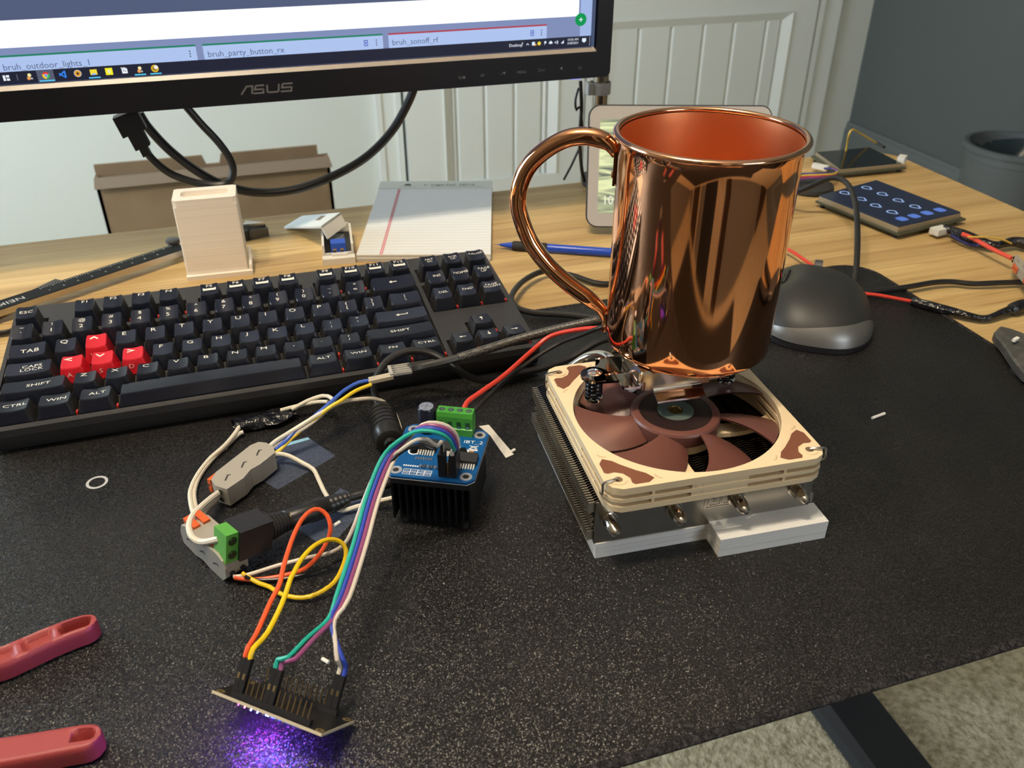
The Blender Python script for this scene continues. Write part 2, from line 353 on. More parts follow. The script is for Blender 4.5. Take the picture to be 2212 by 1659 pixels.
# ================================================================== the desk
desk = empty('desk', (320, 20, FLOOR_Z)); tag(desk, 'light bamboo desk with rounded corner on a black metal foot', 'desk')
DT = -3.0      # desk top level
def desk_top():
    y0, y1, x0, x1 = -308, 352, -700, 938
    pts = [(x0, y0), (x1-25, y0)]+[(x1-25+25*math.cos(math.radians(a)), y0+25+25*math.sin(math.radians(a))) for a in range(-90, 1, 15)]
    pts += [(x1-45+45*math.cos(math.radians(a)), y1-45+45*math.sin(math.radians(a))) for a in range(0, 91, 10)]+[(x0, y1)]
    return MB().prism(pts, DT-22, DT, 2.5)
desk_top().build('desktop', BAMBOO, desk)
FRAME = mat('powder_coated_black', (0.017, 0.016, 0.018), 0.55)
for lx in (-420, 863):
    f = MB(); f.hexa([(lx-46, -285, FLOOR_Z+4), (lx+36, -285, FLOOR_Z+4), (lx+36, 330, FLOOR_Z+4), (lx-46, 330, FLOOR_Z+4), (lx-34, -285, FLOOR_Z+30), (lx+36, -285, FLOOR_Z+30), (lx+36, 330, FLOOR_Z+38), (lx-34, 330, FLOOR_Z+38)])
    f.build('foot', FRAME, desk)
    for yy in (-265, 310): MB().cyl((lx, yy, FLOOR_Z), (lx, yy, FLOOR_Z+6), 16).build('glide', BLACKM, desk)
    MB().box(lx-30, lx+30, 130, 220, FLOOR_Z+36, DT-60).build('leg', FRAME, desk)
    MB().box(lx-30, lx+30, -120, 320, DT-62, DT-22).build('support_arm', FRAME, desk)
MB().box(-420, 863, 150, 200, DT-62, DT-30).build('crossbar', FRAME, desk)
# ================================================================== desk mat
pad = empty('desk_mat', (250, -130, DT)); tag(pad, 'large black cloth desk mat with stitched edge and a small white ring print', 'desk mat')
mx0, mx1, my0, my1 = -260, 689, -329, 63
mp = rrect(mx0, mx1, my0, my1, 28, 7)
MB().prism(mp, DT, 0.0, 0.6).build('cloth', MATPAD, pad)
hem = [Vector((x, y, -1.2)) for x, y in mp]; hem = hem+[hem[0], hem[1]]
hm = MB(); hm.tube(hem, 2.7, seg=10, raw=True, flat=0.6)
hm.build('stitched_hem', mat('hem_thread', (0.008, 0.007, 0.008), 0.6, spec=0.25, noise=(420, 2, (0.034, 0.030, 0.031), 0.45, 0.65, (1,1,1)), bump=(600, 2, 1.0, 0.002)), pad)
rg = MB(); a = circ(59, -67, 6.2, 32); b = circ(59, -67, 4.5, 32)
rg.add([(x, y, 0.12) for x, y in a+b], [(i, (i+1) % 32, 32+(i+1) % 32, 32+i) for i in range(32)])
rg.build('ring_print', mat('grey_print', (0.42, 0.42, 0.42), 0.7), pad)
# ================================================================== monitor
MY = 235.0
def S(x, y, off=0.0):      # point on the monitor front plane
    q = PY(x, y, MY); return Vector((q.x, MY-off, q.z))
mon = empty('monitor', (200, 300, 137)); tag(mon, 'black widescreen monitor with a lit taskbar and white window on screen', 'monitor')
mxa, mxb, mza, mzb = -108, 508.5, 137.8, 500
BEZ = mat('monitor_bezel', (0.0065, 0.0065, 0.010), 0.36, spec=0.4)
bz = MB()
prof = rrect(mxa, mxb, mza, mzb, 5, 5)
inner = [(-92, 164.5), (491, 164.5), (491, 485), (-92, 485)]
def zx(pts, y): return [(x, y, z) for x, z in pts]
# frame as four front bars + rear shell
bz.xprism(prof, (0, MY+6, 0), X, Z, Y, 16)
for (x0, x1, z0, z1) in ((-103, 503.5, mza, 160.5), (-103, 503.5, 488, mzb), (mxa, -95, 160.5, 488), (494, mxb, 160.5, 488), (mxa, -103, 142.8, 160.5), (503.5, mxb, 142.8, 160.5), (mxa, -103, 488, 495), (503.5, mxb, 488, 495)): bz.box(x0, x1, MY, MY+6, z0, z1)
for cx_, cz_, a0 in ((-103, 142.8, 180), (503.5, 142.8, 270), (-103, 495, 90), (503.5, 495, 0)):
    bz.xprism([(cx_, cz_)]+[(cx_+5*math.cos(math.radians(a0+15*k)), cz_+5*math.sin(math.radians(a0+15*k))) for k in range(7)], (0, MY, 0), X, Z, Y, 6)
bz.build('bezel', BEZ, mon)
MB().hexa([(60, MY+55, 200), (340, MY+55, 200), (400, MY+22, 170), (0, MY+22, 170), (60, MY+55, 420), (340, MY+55, 420), (400, MY+22, 460), (0, MY+22, 460)]).build('rear_cover', BLACKP, mon, smooth_=False)
st = MB()
st.hexa([(-96, MY+1, 160.4), (495, MY+1, 160.4), (495, MY+6, 160.4), (-96, MY+6, 160.4), (-93, MY+4.5, 164.6), (492, MY+4.5, 164.6), (492, MY+6, 164.6), (-93, MY+6, 164.6)])
st.build('inner_bevel', mat('bezel_bevel', (0.34, 0.29, 0.24), 0.35), mon)
def em(name, col, s=1.0): return mat(name, (0,0,0), 0.35, emit=(col, s), spec=0.25)
def srect(mb, x0, x1, z0, z1, off): return mb.poly([(x0, MY+4-off, z0), (x1, MY+4-off, z0), (x1, MY+4-off, z1), (x0, MY+4-off, z1)])
SCREEN_GREY = em('screen_pale_blue', (0.42, 0.55, 0.90), 0.86)
SCREEN_DIM = em('screen_dim_blue', (0.27, 0.34, 0.60), 0.80)
scr = MB(); srect(scr, -95, 493, 163, 487, 0.0); scr.build('screen', em('screen_slate', (0.062, 0.083, 0.160), 1.0), mon)
SO = X.copy()
def spoly(pix, off, name, m, parent=mon):
    mb = MB()
    for pp in pix: mb.poly([(q.x, MY+4-off, q.z) for q in [PY(x, y, MY+4) for x, y in pp]])
    return mb.build(name, m, parent, smooth_=False)
def sz(x, y): q = PY(x, y, MY+4); return q.x, q.z
# horizontal levels measured on the screen (in plane z)
zt_task = 171.5+0.0
xR = sz(1268, 60)[0]
z_task_top = sz(100, 150)[1]
z_card_line = sz(400, 99)[1]
z_white_bot = sz(400, 82)[1]
z_white_top = sz(650, 13)[1]
x_white_r = sz(1250, 20)[0]
def rect(name, x0, x1, z0, z1, off, m):
    return srect(MB(), x0, x1, z0, z1, off).build(name, m, mon, smooth_=False)
rect('page_background', -95, xR+4, z_task_top, z_white_bot+60, 0.25, SCREEN_DIM)
rect('page_background', sz(1254, 30)[0], xR+4, z_task_top, 487, 0.3, SCREEN_GREY)
c1a, c1b = sz(-40, 150)[0], sz(424, 110)[0]
c2a, c2b = sz(439, 110)[0], sz(826, 75)[0]
c3a, c3b = sz(838, 72)[0], sz(1181, 50)[0]
CARD = em('screen_card', (0.46, 0.60, 0.93), 0.92)
GREENL = em('screen_green_line', (0.02, 0.22, 0.13), 1.0); REDL = em('screen_red_line', (0.42, 0.06, 0.09), 1.0)
for a, b, lm in ((c1a, c1b, GREENL), (c2a, c2b, GREENL), (c3a, c3b, REDL)):
    rect('card', a, b, z_task_top, z_card_line, 0.5, CARD); rect('card_line', a, b, z_card_line-0.7, z_card_line+0.7, 0.6, lm)
rect('dialog_window', -95, x_white_r, z_white_bot, z_white_top, 0.7, em('screen_white', (0.97, 0.985, 1.0), 1.25))
rect('page_header', -95, x_white_r, z_white_top, 487, 0.6, em('screen_slate_blue', (0.085, 0.11, 0.20), 1.0))
rect('taskbar', -95, xR+4.2, 164.6, z_task_top, 0.7, em('screen_taskbar', (0.016, 0.018, 0.036), 1.0))
TXT = em('screen_text_grey', (0.10, 0.13, 0.25), 1.0); TXTW = em('screen_text_white', (0.85, 0.9, 1.0), 1.0)
def stext(t, x, z, size, m, off=0.9, align='LEFT', sx=1.0):
    return text_on(MB(), t, size, (x, MY+4-off, z), X, Z, align=align, sx=sx).build('screen_text', m, mon, smooth_=False)
zt = z_task_top+3.2
stext('bruh_outdoor_lights_1', sz(6, 145)[0], zt, 6.6, TXT); stext('bruh_party_button_rx', sz(448, 115)[0], zt+0.6, 6.6, TXT); stext('bruh_sonoff_rf', sz(846, 88)[0], zt+1.0, 6.6, TXT)
for px, py in ((411, 118), (813, 92), (1169, 68)):
    x, z = sz(px, py); dots = MB()
    for k in (-1, 0, 1): srect(dots, x-.45, x+.45, zt+2+k*1.9-.45, zt+2+k*1.9+.45, 0.9)
    dots.build('menu_dots', em('screen_text_dark', (0.02, 0.02, 0.05)), mon, smooth_=False)
ic = MB()
for px, py in ((790, 93), (1149, 69)):
    x, z = sz(px, py); stroke(ic, [(x-1.3, zt-.1), (x+1.3, zt-.1), (x+1.3, zt+4.1), (x-1.3, zt+4.1)], .55, (0, MY+3.1, 0), X, Z, True); srect(ic, x-.4, x+.4, zt+1.2, zt+3, 0.9)
ic.build('card_icon', em('screen_icon_blue', (0.02, 0.05, 0.45)), mon, smooth_=False)
x, z = sz(1254, 42)
gb = MB(); gb.poly([(px, MY+3.2, pz) for px, pz in circ(x, z, 5.4, 28)]); gb.build('add_button', em('screen_green', (0.0, 0.30, 0.08)), mon, smooth_=False)
pl = MB(); srect(pl, x-1.7, x+1.7, z-.35, z+.35, 1.0); srect(pl, x-.35, x+.35, z-1.7, z+1.7, 1.0); pl.build('plus_sign', TXTW, mon, smooth_=False)
# taskbar icons
zc = (164.6+z_task_top)/2+0.4
def disc(name, x, z, r, col, off=1.0, n=20, s=1.0): MB().poly([(a, MY+4-off, b) for a, b in circ(x, z, r, n)]).build(name, em('icon_'+name+str(col), col, s), mon, smooth_=False)
def bar(x, wd): rect('running_marker', x-wd, x+wd, 165.3, 166.2, 1.0, em('icon_cyan', (0.10, 0.62, 0.95)))
xi = lambda p, q: sz(p, q)[0]
x = xi(16, 174); rect('task_icon', x-2.2, x-.6, zc-2, zc+2, 1, TXTW); rect('task_icon', x, x+2.2, zc-2, zc-.4, 1, TXTW); rect('task_icon', x, x+2.2, zc+.3, zc+2, 1, TXTW)
x = xi(39, 171); rect('task_icon', x-.3, x+.3, zc-2.2, zc+2.2, 1, em('icon_dim', (0.12, 0.13, 0.18)))
for px, py in ((66, 170), (303, 152)):
    x = xi(px, py); disc('tool_icon', x, zc+1, 1.3, (0.9, 0.8, 0.4)); disc('tool_icon', x-.8, zc-1.2, 1.3, (0.8, 0.35, 0.1)); disc('tool_icon', x+1.2, zc-1.5, .7, (0.5, 0.5, 0.55))
x = xi(101, 167); rect('active_tile', x-6.2, x+5.6, 165.0, z_task_top, 0.8, em('icon_tile', (0.10, 0.11, 0.17)))
wd = MB(); 
for k, col in enumerate(((0.75, 0.04, 0.03), (0.85, 0.55, 0.02), (0.04, 0.45, 0.10))):
    pts = [(x, MY+3, zc)]+[(x+2.6*math.cos(math.radians(30+120*k+t)), MY+3, zc+2.6*math.sin(math.radians(30+120*k+t))) for t in range(0, 121, 15)]
    MB().poly(pts).build('browser_icon', em('icon_browser%d' % k, col), mon, smooth_=False)
disc('browser_core', x, zc, 1.2, (0.85, 0.85, 0.9), 1.1); disc('browser_core', x, zc, .95, (0.10, 0.25, 0.75), 1.2); bar(x, 5.4)
x = xi(136, 163); ed = MB(); stroke(ed, [(x+1.9, zc+2.4), (x-2.2, zc-.9)], 1.0, (0, MY+3, 0), X, Z); stroke(ed, [(x+1.9, zc-2.4), (x-2.2, zc+.9)], 1.0, (0, MY+3, 0), X, Z); stroke(ed, [(x+1.9, zc+2.6), (x+1.9, zc-2.6)], 1.2, (0, MY+3, 0), X, Z); ed.build('editor_icon', em('icon_blue', (0.03, 0.22, 0.80)), mon, smooth_=False)
x = xi(169, 161); disc('ring_icon', x, zc, 2.7, (0.55, 0.55, 0.55)); disc('ring_core', x, zc, 2.2, (0.75, 0.35, 0.03), 1.1); disc('ring_hole', x, zc, .9, (0.02, 0.02, 0.02), 1.2)
x = xi(203, 158); rect('folder_icon', x-2.5, x+2.5, zc-1.8, zc+2.2, 1, em('icon_yellow', (0.90, 0.72, 0.05))); rect('folder_icon', x-1.6, x+1.6, zc-1.9, zc-.6, 1.1, em('icon_sky', (0.35, 0.5, 0.85))); bar(x, 4.2)
x = xi(236, 155); rect('note_icon', x-2.6, x+2.6, zc-2.6, zc+2.6, 1, em('icon_lemon', (0.92, 0.85, 0.02))); rect('note_icon', x-.9, x+.9, zc-1.2, zc+1.2, 1.1, em('icon_cream', (0.8, 0.85, 0.6)))
x = xi(269, 153); rect('page_icon', x-1.8, x+2.2, zc-2.2, zc+1.6, 1, TXTW); rect('page_icon', x-2.4, x+1.2, zc+1.6, zc+2.4, 1, em('icon_grey', (0.5, 0.52, 0.55))); stext('N', x+.2, zc-.3, 2.8, em('icon_dark', (0.03, 0.03, 0.06)), 1.2, 'CENTER')
x = xi(335, 149); disc('clock_icon', x, zc, 2.8, (0.80, 0.50, 0.03)); disc('clock_hole', x, zc, 2.0, (0.35, 0.22, 0.02), 1.1); disc('clock_badge', x+1, zc+1, 1.5, (0.85, 0.85, 0.8), 1.2); bar(x, 4.2)
bar(xi(303, 158), 4.2)
# tray
zt = zc+0.4
stext('Desktop', xi(1099, 93), zt-.4, 3.6, TXTW); stext('»', xi(1126, 86), zt+1.2, 3.4, TXTW)
tr = MB(); x = xi(1139, 91); stroke(tr, [(x-1.2, zt-.8), (x, zt+.5), (x+1.2, zt-.8)], .5, (0, MY+3, 0), X, Z)
x = xi(1152, 90); srect(tr, x-1.5, x+1.2, zt-1.4, zt+1.5, 1)
x = xi(1177, 87); srect(tr, x-.8, x+1, zt-.3, zt+1.5, 1); srect(tr, x-.8, x-.4, zt-1.5, zt+1.5, 1)
x = xi(1189, 87); srect(tr, x-1.6, x+1.6, zt-1, zt+.6, 1); srect(tr, x-.8, x+.8, zt+.6, zt+1.4, 1)
x = xi(1201, 86); srect(tr, x-1.4, x-.4, zt-.7, zt+.7, 1); stroke(tr, [(x+.4, zt-1.2), (x+.8, zt), (x+.4, zt+1.2)], .4, (0, MY+3, 0), X, Z); stroke(tr, [(x+1.2, zt-1.6), (x+1.7, zt), (x+1.2, zt+1.6)], .4, (0, MY+3, 0), X, Z)
x = xi(1214, 86); tr.poly([(x-1.4, MY+3, zt-1.3), (x+1.4, MY+3, zt-1.3), (x+1.4, MY+3, zt+1.5)])
x = xi(1261, 82); srect(tr, x-1.9, x+1.9, zt-.9, zt+2, 1); tr.poly([(x-1, MY+3, zt-.9), (x+1, MY+3, zt-.9), (x, MY+3, zt-2)])
srect(tr, xR+2.6, xR+2.8, 165.5, z_task_top-.5, 1)
tr.build('tray_icons', em('screen_tray', (0.75, 0.85, 1.0)), mon, smooth_=False)
x = xi(1164, 89); disc('tray_dot', x, zt, 1.6, (0.85, 0.65, 0.05)); x = xi(1156, 92); disc('tray_badge', x, zt-.9, .8, (0.85, 0.40, 0.03), 1.2)
stext('10:56 AM', xi(1237, 80), zt+1.4, 2.7, TXTW, align='CENTER'); stext('3/28/2021', xi(1237, 90), zt-1.6, 2.7, TXTW, align='CENTER')
# maker's mark on the lower bezel
lg = MB(); lx0, lz0 = S(521, 203).x, 145.4
hgt, k = 6.6, 1.0
def lp(*pts, wdt=1.35): stroke(lg, [(lx0+a, lz0+b) for a, b in pts], wdt, (0, MY-.15, 0), X, Z)
lp((0, 0), (5.2, hgt-.3), (9.8, hgt-.3), (8.6, 0.1)); 
lp((19.2, hgt-.2), (12.6, hgt-.2)); lp((12.6, hgt-.2), (11.2, 3.4), (18.4, 3.4)); lp((18.2, 3.6), (17.8, .4), (9.8, .4))
lp((21.6, hgt), (21.0, 1.2), (22.0, .4), (29.0, .4), (30.2, 1.2), (31.0, hgt))
lp((42.2, hgt-.2), (34.0, hgt-.2)); lp((34.0, hgt-.2), (33.2, 3.4), (41.4, 3.4)); lp((41.2, 3.6), (40.4, .4), (31.8, .4))
lg.build('logo', mat('logo_grey', (0.27, 0.26, 0.26), 0.35, 0.6), mon, smooth_=False)
bl = MB()
for t, px, py in (('\u25a3/\u25c9', 998, 168), ('GP', 1042, 163), ('\u2039/\u25bc', 1087, 159), ('MENU', 1127, 156), ('\u25a1/\u21b5', 1170, 152), ('\u25c4', 1212, 148)):
    q = S(px, py); text_on(bl, t, 3.2, (q.x, MY-.15, q.z), X, Z)
q = S(1253, 146); stroke(bl, [(q.x+1.3*math.cos(a), q.z+1.3*math.sin(a)) for a in [math.radians(t) for t in range(-240, 61, 30)]], .35, (0, MY-.15, 0), X, Z)
bl.build('button_legends', mat('legend_dim', (0.16, 0.155, 0.16), 0.6), mon, smooth_=False)
q = S(1245, 161); MB().box(q.x-5, q.x+5, MY+1, MY+4, mza-.4, mza+.1).build('power_led', em('led_blue', (0.12, 0.13, 1.0), 3.0), mon)
# support pole and arm behind the monitor
pole = empty('monitor_pole', (541, 331, DT)); tag(pole, 'polished steel monitor support pole clamped at the rear desk edge', 'pole')
MB().cyl((541, 331, DT+12), (541, 331, 430), 8.2, seg=24).build('tube', mat('pole_steel', (0.50, 0.45, 0.37), 0.22, 1.0), pole)
MB().cbox(530, 552, 318, 346, DT, DT+14, 4).build('clamp_base', BLACKP, pole)
MB().box(255, 541, 322, 338, 300, 330).build('arm', BLACKP, pole); MB().box(190, 262, 290, 342, 270, 360).build('head_plate', BLACKP, pole)
strap = MB()
strap.lathe([(9.5, -6), (11, -6), (11, 6), (9.5, 6)], (541, 331, 104), 28, close=True); strap.box(526, 532, 326, 336, 98, 110)
tag(strap.build('cable_strap', mat('strap_grey', (0.30, 0.29, 0.27), 0.7)), 'grey fabric strap wrapped round the monitor pole and cables', 'strap')
def wire(name, pts, r, m, label, cat='wire', group=None, seg=8, parent=None, step=3.0, rfun=None, flat=1.0):
    o = MB().tube(pts, r, seg=seg, step=step, rfun=rfun, flat=flat).build(name, m, parent)
    if parent is None: tag(o, label, cat, group)
    return o
def W(*l): return [P(x, y, z) for x, y, z in l]
def WY(Yd, *l): return [PY(x, y, Yd) for x, y in l]
wire('hanging_cable', [PY(1254, 175, 326), PY(1256, 230, 326), PY(1252, 300, 326), PY(1256, 360, 328), PY(1262, 392, 330)], 2.0, BLACKW, 'thin black cable running down beside the monitor pole', 'cable')
wire('hanging_cable', [PY(1250, 190, 328), PY(1243, 215, 326), PY(1245, 238, 326), PY(1254, 232, 328), PY(1256, 300, 331), PY(1240, 345, 335), PY(1218, 388, 345)], 1.3, BLACKW, 'thin black looped cord slanting off behind the pole strap', 'cable')
# cables under the monitor
hd = empty('video_cable', PY(290, 270, 268)); tag(hd, 'black video cable with chunky plug looping below the monitor', 'cable')
a, b = PY(272, 248, 268), PY(300, 300, 262); ax = (b-a).normalized(); side = ax.cross(Y).normalized()
MB().bbox((a+b)/2-ax*4, ax, side, Y, (b-a).length/2-2, 10.5, 5.5).build('plug', BLACKP, hd)
m = MB(); m.bbox(b-ax*2, ax, side, Y, 9, 6.5, 4.5); m.bbox(b+ax*8, ax, side, Y, 6, 3.6, 3.6); m.build('strain_relief', BLACKP, hd)
wire('cord', WY(262, (306, 312), (330, 345), (370, 376), (425, 395), (470, 400), (496, 392), (504, 368), (495, 340), (470, 305), (435, 268), (398, 225)), 3.3, BLACKW, '', parent=hd, seg=10)
wire('power_cable', WY(275, (300, 245), (322, 278), (370, 328), (430, 373), (490, 402), (560, 416), (640, 409), (720, 380), (790, 340), (845, 285), (880, 225), (900, 175)), 4.0, BLACKW, 'thick black power cable hanging in a long sagging loop under the monitor', 'cable', seg=10)
# ================================================================== things behind the desk
CARD_M = mat('cardboard', (0.17, 0.115, 0.062), 0.8, noise=(9, 3, (0.21, 0.145, 0.082), 0.35, 0.7, (1,1,1)))
box = empty('cardboard_box', (120, 1435, FLOOR_Z)); tag(box, 'brown cardboard carton with raised flaps on the floor behind the desk', 'box')
xa, xb, ya = PY(206, 400, 1400).x, PY(712, 350, 1400).x, 1400
ztop = PY(450, 365, 1400).z
c = MB(); c.box(xa, xb, ya, ya+7, FLOOR_Z, ztop); c.box(xa, xa+7, ya, ya+34, FLOOR_Z, ztop); c.box(xb-7, xb, ya, ya+34, FLOOR_Z, ztop); c.box(xa, xb, ya+27, ya+34, FLOOR_Z, ztop); c.box(xa, xb, ya, ya+34, FLOOR_Z, FLOOR_Z+7)
c.build('body', CARD_M, box)
MB().hexa([(xa-2, ya-14, ztop-17), (xb+4, ya-14, ztop-17), (xb+4, ya-8, ztop-17), (xa-2, ya-8, ztop-17), (xa, ya, ztop+2), (xb, ya, ztop+2), (xb, ya+6, ztop+2), (xa, ya+6, ztop+2)]).build('front_flap', mat('cardboard_edge', (0.19, 0.145, 0.10), 0.85), box, smooth_=False)
fl = MB(); yr = ya+28; x1, x2 = PY(436, 340, yr).x, PY(478, 340, yr).x
xa2, xb2 = PY(205, 370, yr).x, PY(684, 312, yr).x; zz = PY(450, 341, yr).z
fl.xprism([(xa2, ztop-60), (xb2, ztop-60), (xb2, zz+6), (x2, zz+6), (x2-6, zz-14), (x1+6, zz-14), (x1, zz+6), (xa2, zz+6)], (0, yr, 0), X, Z, Y, 7)
fl.build('rear_flap', CARD_M, box)
BINM = mat('bin_grey_plastic', (0.10, 0.115, 0.12), 0.5)
bcx, bcy, bz0, bz1 = 2262, 1345, FLOOR_Z, -400
bn = empty('waste_bin', (bcx, bcy, FLOOR_Z)); tag(bn, 'round grey plastic waste bin on the carpet by the dark wall', 'bin')
MB().lathe([(96, bz0+8), (100, bz0), (104, bz0+6), (126, bz1-40), (128, bz1-38), (128, bz1-6), (124, bz1-6), (122, bz1-40), (100, bz0+8)], (bcx, bcy, 0), 40, close=True).build('body', BINM, bn)
MB().lathe([(127, bz1-16), (138, bz1-14), (139, bz1-4), (134, bz1), (124, bz1), (123, bz1-12)], (bcx, bcy, 0), 40, close=True).build('rim', BINM, bn)
MB().lathe([(0.1, bz0+6), (99, bz0+6), (99, bz0+9), (0.1, bz0+9)], (bcx, bcy, 0), 30).build('bottom', BINM, bn)
lin = MB()
def crumple(i, j):
    a = 2*math.pi*i/24; r = [120, 112, 80, 40, 1][j]; zz = [bz1-20, bz1-60, bz1-85, bz1-70, bz1-80][j]
    return (bcx+r*math.cos(a)*(1+.06*math.sin(5*a+j)), bcy+r*math.sin(a)*(1+.06*math.cos(4*a+j)), zz+9*math.sin(3*a+2*j))
lin.grid(crumple, 25, 5); lin.build('bin_liner', mat('liner_dark', (0.02, 0.035, 0.04), 0.3), bn)
# ================================================================== keyboard
U = 19.05
kb = empty('keyboard', (174, 52, 0)); tag(kb, 'black mechanical keyboard with four red arrow-marked keys', 'keyboard')
KX0, KX1, KY0, KY1 = -4.0, 352.5, -22.0, 126.0
def zc_(y): return 18.0+(y-KY0)*0.085
CASE = mat('keyboard_case', (0.030, 0.029, 0.030), 0.46, bump=(2500, 2, 0.25, 0.0003))
WELL = mat('keyboard_well', (0.008, 0.0075, 0.0075), 0.75, noise=(800, 2, (0.05, 0.042, 0.034), 0.58, 0.75, (1,1,1)))
c = MB()      # lower shell: wedge with undercut front
pf = [(KY0+5, 1.0), (KY1-3, 4.0), (KY1, zc_(KY1)-5), (KY0, zc_(KY0)-5)]
c.xprism(pf, (KX0, 0, 0), Y, Z, X, KX1-KX0); c.build('lower_case', CASE, kb, smooth_=False)
# upper bezel ring and dividers (slanted bars)
def slab(mb, x0, x1, y0, y1, t=5.0, ch=0.7):
    a = lambda x, y, d: (x, y, zc_(y)-d)
    mb.hexa([a(x0, y0, t), a(x1, y0, t), a(x1, y1, t), a(x0, y1, t), a(x0, y0, 0), a(x1, y0, 0), a(x1, y1, 0), a(x0, y1, 0)])
bz = MB()
for q in ((KX0, -1.4, KY0, KY1), (-1.4, KX1, KY0, -17.4), (348.6, KX1, -17.4, KY1), (-1.4, 348.6, 107.2, KY1),
          (-1.4, 286.6, 81.3, 86), (20, 37.2, 86, 107.2), (114.8, 123.2, 86, 107.2), (200.8, 209, 86, 107.2),
          (286.6, 290, -17.4, 107.2), (290, 348.6, 81.3, 86), (290, 348.6, 21.4, 40.8), (290, 308.6, 2.4, 21.4), (329.6, 348.6, 2.4, 21.4)):
    slab(bz, *q)
bz.build('top_bezel', CASE, kb, smooth_=False)
wl_ = MB(); slab(wl_, KX0+1, KX1-1, KY0+2, KY1-1, 6.0); 
for v in wl_.v: v.z -= 3.4
wl_.build('switch_plate', WELL, kb, smooth_=False)
for fx in (20, 325):
    MB().cyl((fx, -8, 0.0), (fx, -8, 2.4), 6).build('foot', BLACKM, kb); MB().box(fx-9, fx+9, 108, 116, DT, 6).build('foot', BLACKM, kb)
RYF = [89.2, 65.0, 45.0, 25.4, 6.0, -13.0]     # y of each row's top front edge
RZF = [40.2, 36.4, 32.6, 30.0, 28.4, 26.6]
TILT = [8, 16, 10, 5, -1, -3]
KTOP = mat('keycap_gloss_black', (0.0095, 0.0115, 0.020), 0.22, spec=0.6)
KSIDE = mat('keycap_dusty_side', (0.010, 0.0095, 0.010), 0.6, noise=(520, 3, (0.075, 0.062, 0.052), 0.52, 0.74, (1,1,1)))
KFRONT = KTOP
RTOP = mat('keycap_red', (0.58, 0.012, 0.022), 0.33, spec=0.5)
LEG = mat('key_legend_white', (0.80, 0.77, 0.68), 0.5)
class Cap:
    def __init__(s, row, w, space=False):
        s.row, s.w, s.space = row, w, space
        s.yb = RYF[row]+6.0; s.zb = zc_(s.yb)-3.2
        s.bw, s.bd = w*U-1.0, 18.0; s.tw = w*U-6.6; s.td = 13.6
        s.h = RZF[row]-s.zb; s.t = math.radians(TILT[row]); s.yf = -6.0
        if space: s.h -= 0.6
    def surf(s, x, y):
        u = max(-1, min(1, 2*x/s.tw)); v = (y-s.yf)
        dip = (0.5 if s.space else -0.85)*(1-u*u) if s.w < 2 or s.space else -0.75*(1-u*u)
        return s.h+v*math.tan(s.t)+dip
    def mesh(s):
        nu, nv = 11, 6; mb = MB(); L = s.td*math.cos(s.t)
        def pt(i, j):
            u = -1+2*i/(nu-1); v = j/(nv-1); x = u*s.tw/2; y = s.yf+v*L
            rc = 1.4      # round the corners in plan
            ex = max(0, abs(x)-(s.tw/2-rc)); ey = max(0, abs(y-(s.yf+L/2))-(L/2-rc))
            if ex > 0 and ey > 0:
                d = math.hypot(ex, ey)
                if d > rc: x -= math.copysign(ex*(1-rc/d), x); y -= math.copysign(ey*(1-rc/d), y-(s.yf+L/2))
            return (x, y, s.surf(x, y))
        mb.slot(0); mb.grid(pt, nu, nv)
        loop = [(i, 0) for i in range(nu)]+[(nu-1, j) for j in range(1, nv)]+[(i, nv-1) for i in range(nu-2, -1, -1)]+[(0, j) for j in range(nv-2, 0, -1)]
        top = [Vector(pt(*q)) for q in loop]; n = len(loop); cy = s.yf+L/2
        mid = []; base = []; by0, by1 = -9.0, 9.0
        for (i, j), p in zip(loop, top):
            sx = 1+0.8/s.tw; mid.append(Vector((p.x*sx, cy+(p.y-cy)*(1+0.9/L), p.z-0.65)))
            u = -1+2*i/(nu-1); v = j/(nv-1); base.append(Vector((u*s.bw/2, by0+(by1-by0)*v, -0.0)))
        vs = top+mid+base; fsA = [(k, (k+1) % n, n+(k+1) % n, n+k) for k in range(n)]
        mb.slot(0); mb.add(vs[:2*n], [f[::-1] for f in fsA])
        for k in range(n):      # skirts: front/back glossy, left/right dusty
            (i, j), (i2, j2) = loop[k], loop[(k+1) % n]
            mb.slot(1 if (i == i2) else 2)
            mb.add([mid[k], mid[(k+1) % n], base[(k+1) % n], base[k]], [(3, 2, 1, 0)])
        return mb
CAPMESH = {}
RISE = mat('switch_red', (0.45, 0.03, 0.02), 0.4)
swm = MB(); swm.box(-0.55, 0.55, -6, -2.5, -1, 3.0); SWMESH = swm.mesh('switch_stem'); SWMESH.materials.append(RISE)
def arrow_pts(kind, s):
    if kind == 'left': return [[(s, 0), (-s, 0)], [(-s*.45, s*.42), (-s, 0), (-s*.45, -s*.42)]]
    if kind == 'right': return [[(-s, 0), (s, 0)], [(s*.45, s*.42), (s, 0), (s*.45, -s*.42)]]
    if kind == 'up': return [[(0, -s), (0, s)], [(-s*.5, s*.4), (0, s), (s*.5, s*.4)]]
    if kind == 'down': return [[(0, s), (0, -s)], [(-s*.5, -s*.4), (0, -s), (s*.5, -s*.4)]]
    if kind == 'enter': return [[(s*1.6, s*.45), (s*1.6, -s*.1), (-s*1.2, -s*.1)], [(-s*.6, s*.3), (-s*1.2, -s*.1), (-s*.6, -s*.5)]]
    if kind == '^': return [[(-s, -s*.5), (0, s*.5), (s, -s*.5)]]
    if kind == 'v': return [[(-s, s*.5), (0, -s*.5), (s, s*.5)]]
    if kind == '<': return [[(s*.8, s*.6), (-s*.8, 0), (s*.8, -s*.6)]]
    if kind == '>': return [[(-s*.8, s*.6), (s*.8, 0), (-s*.8, -s*.6)]]
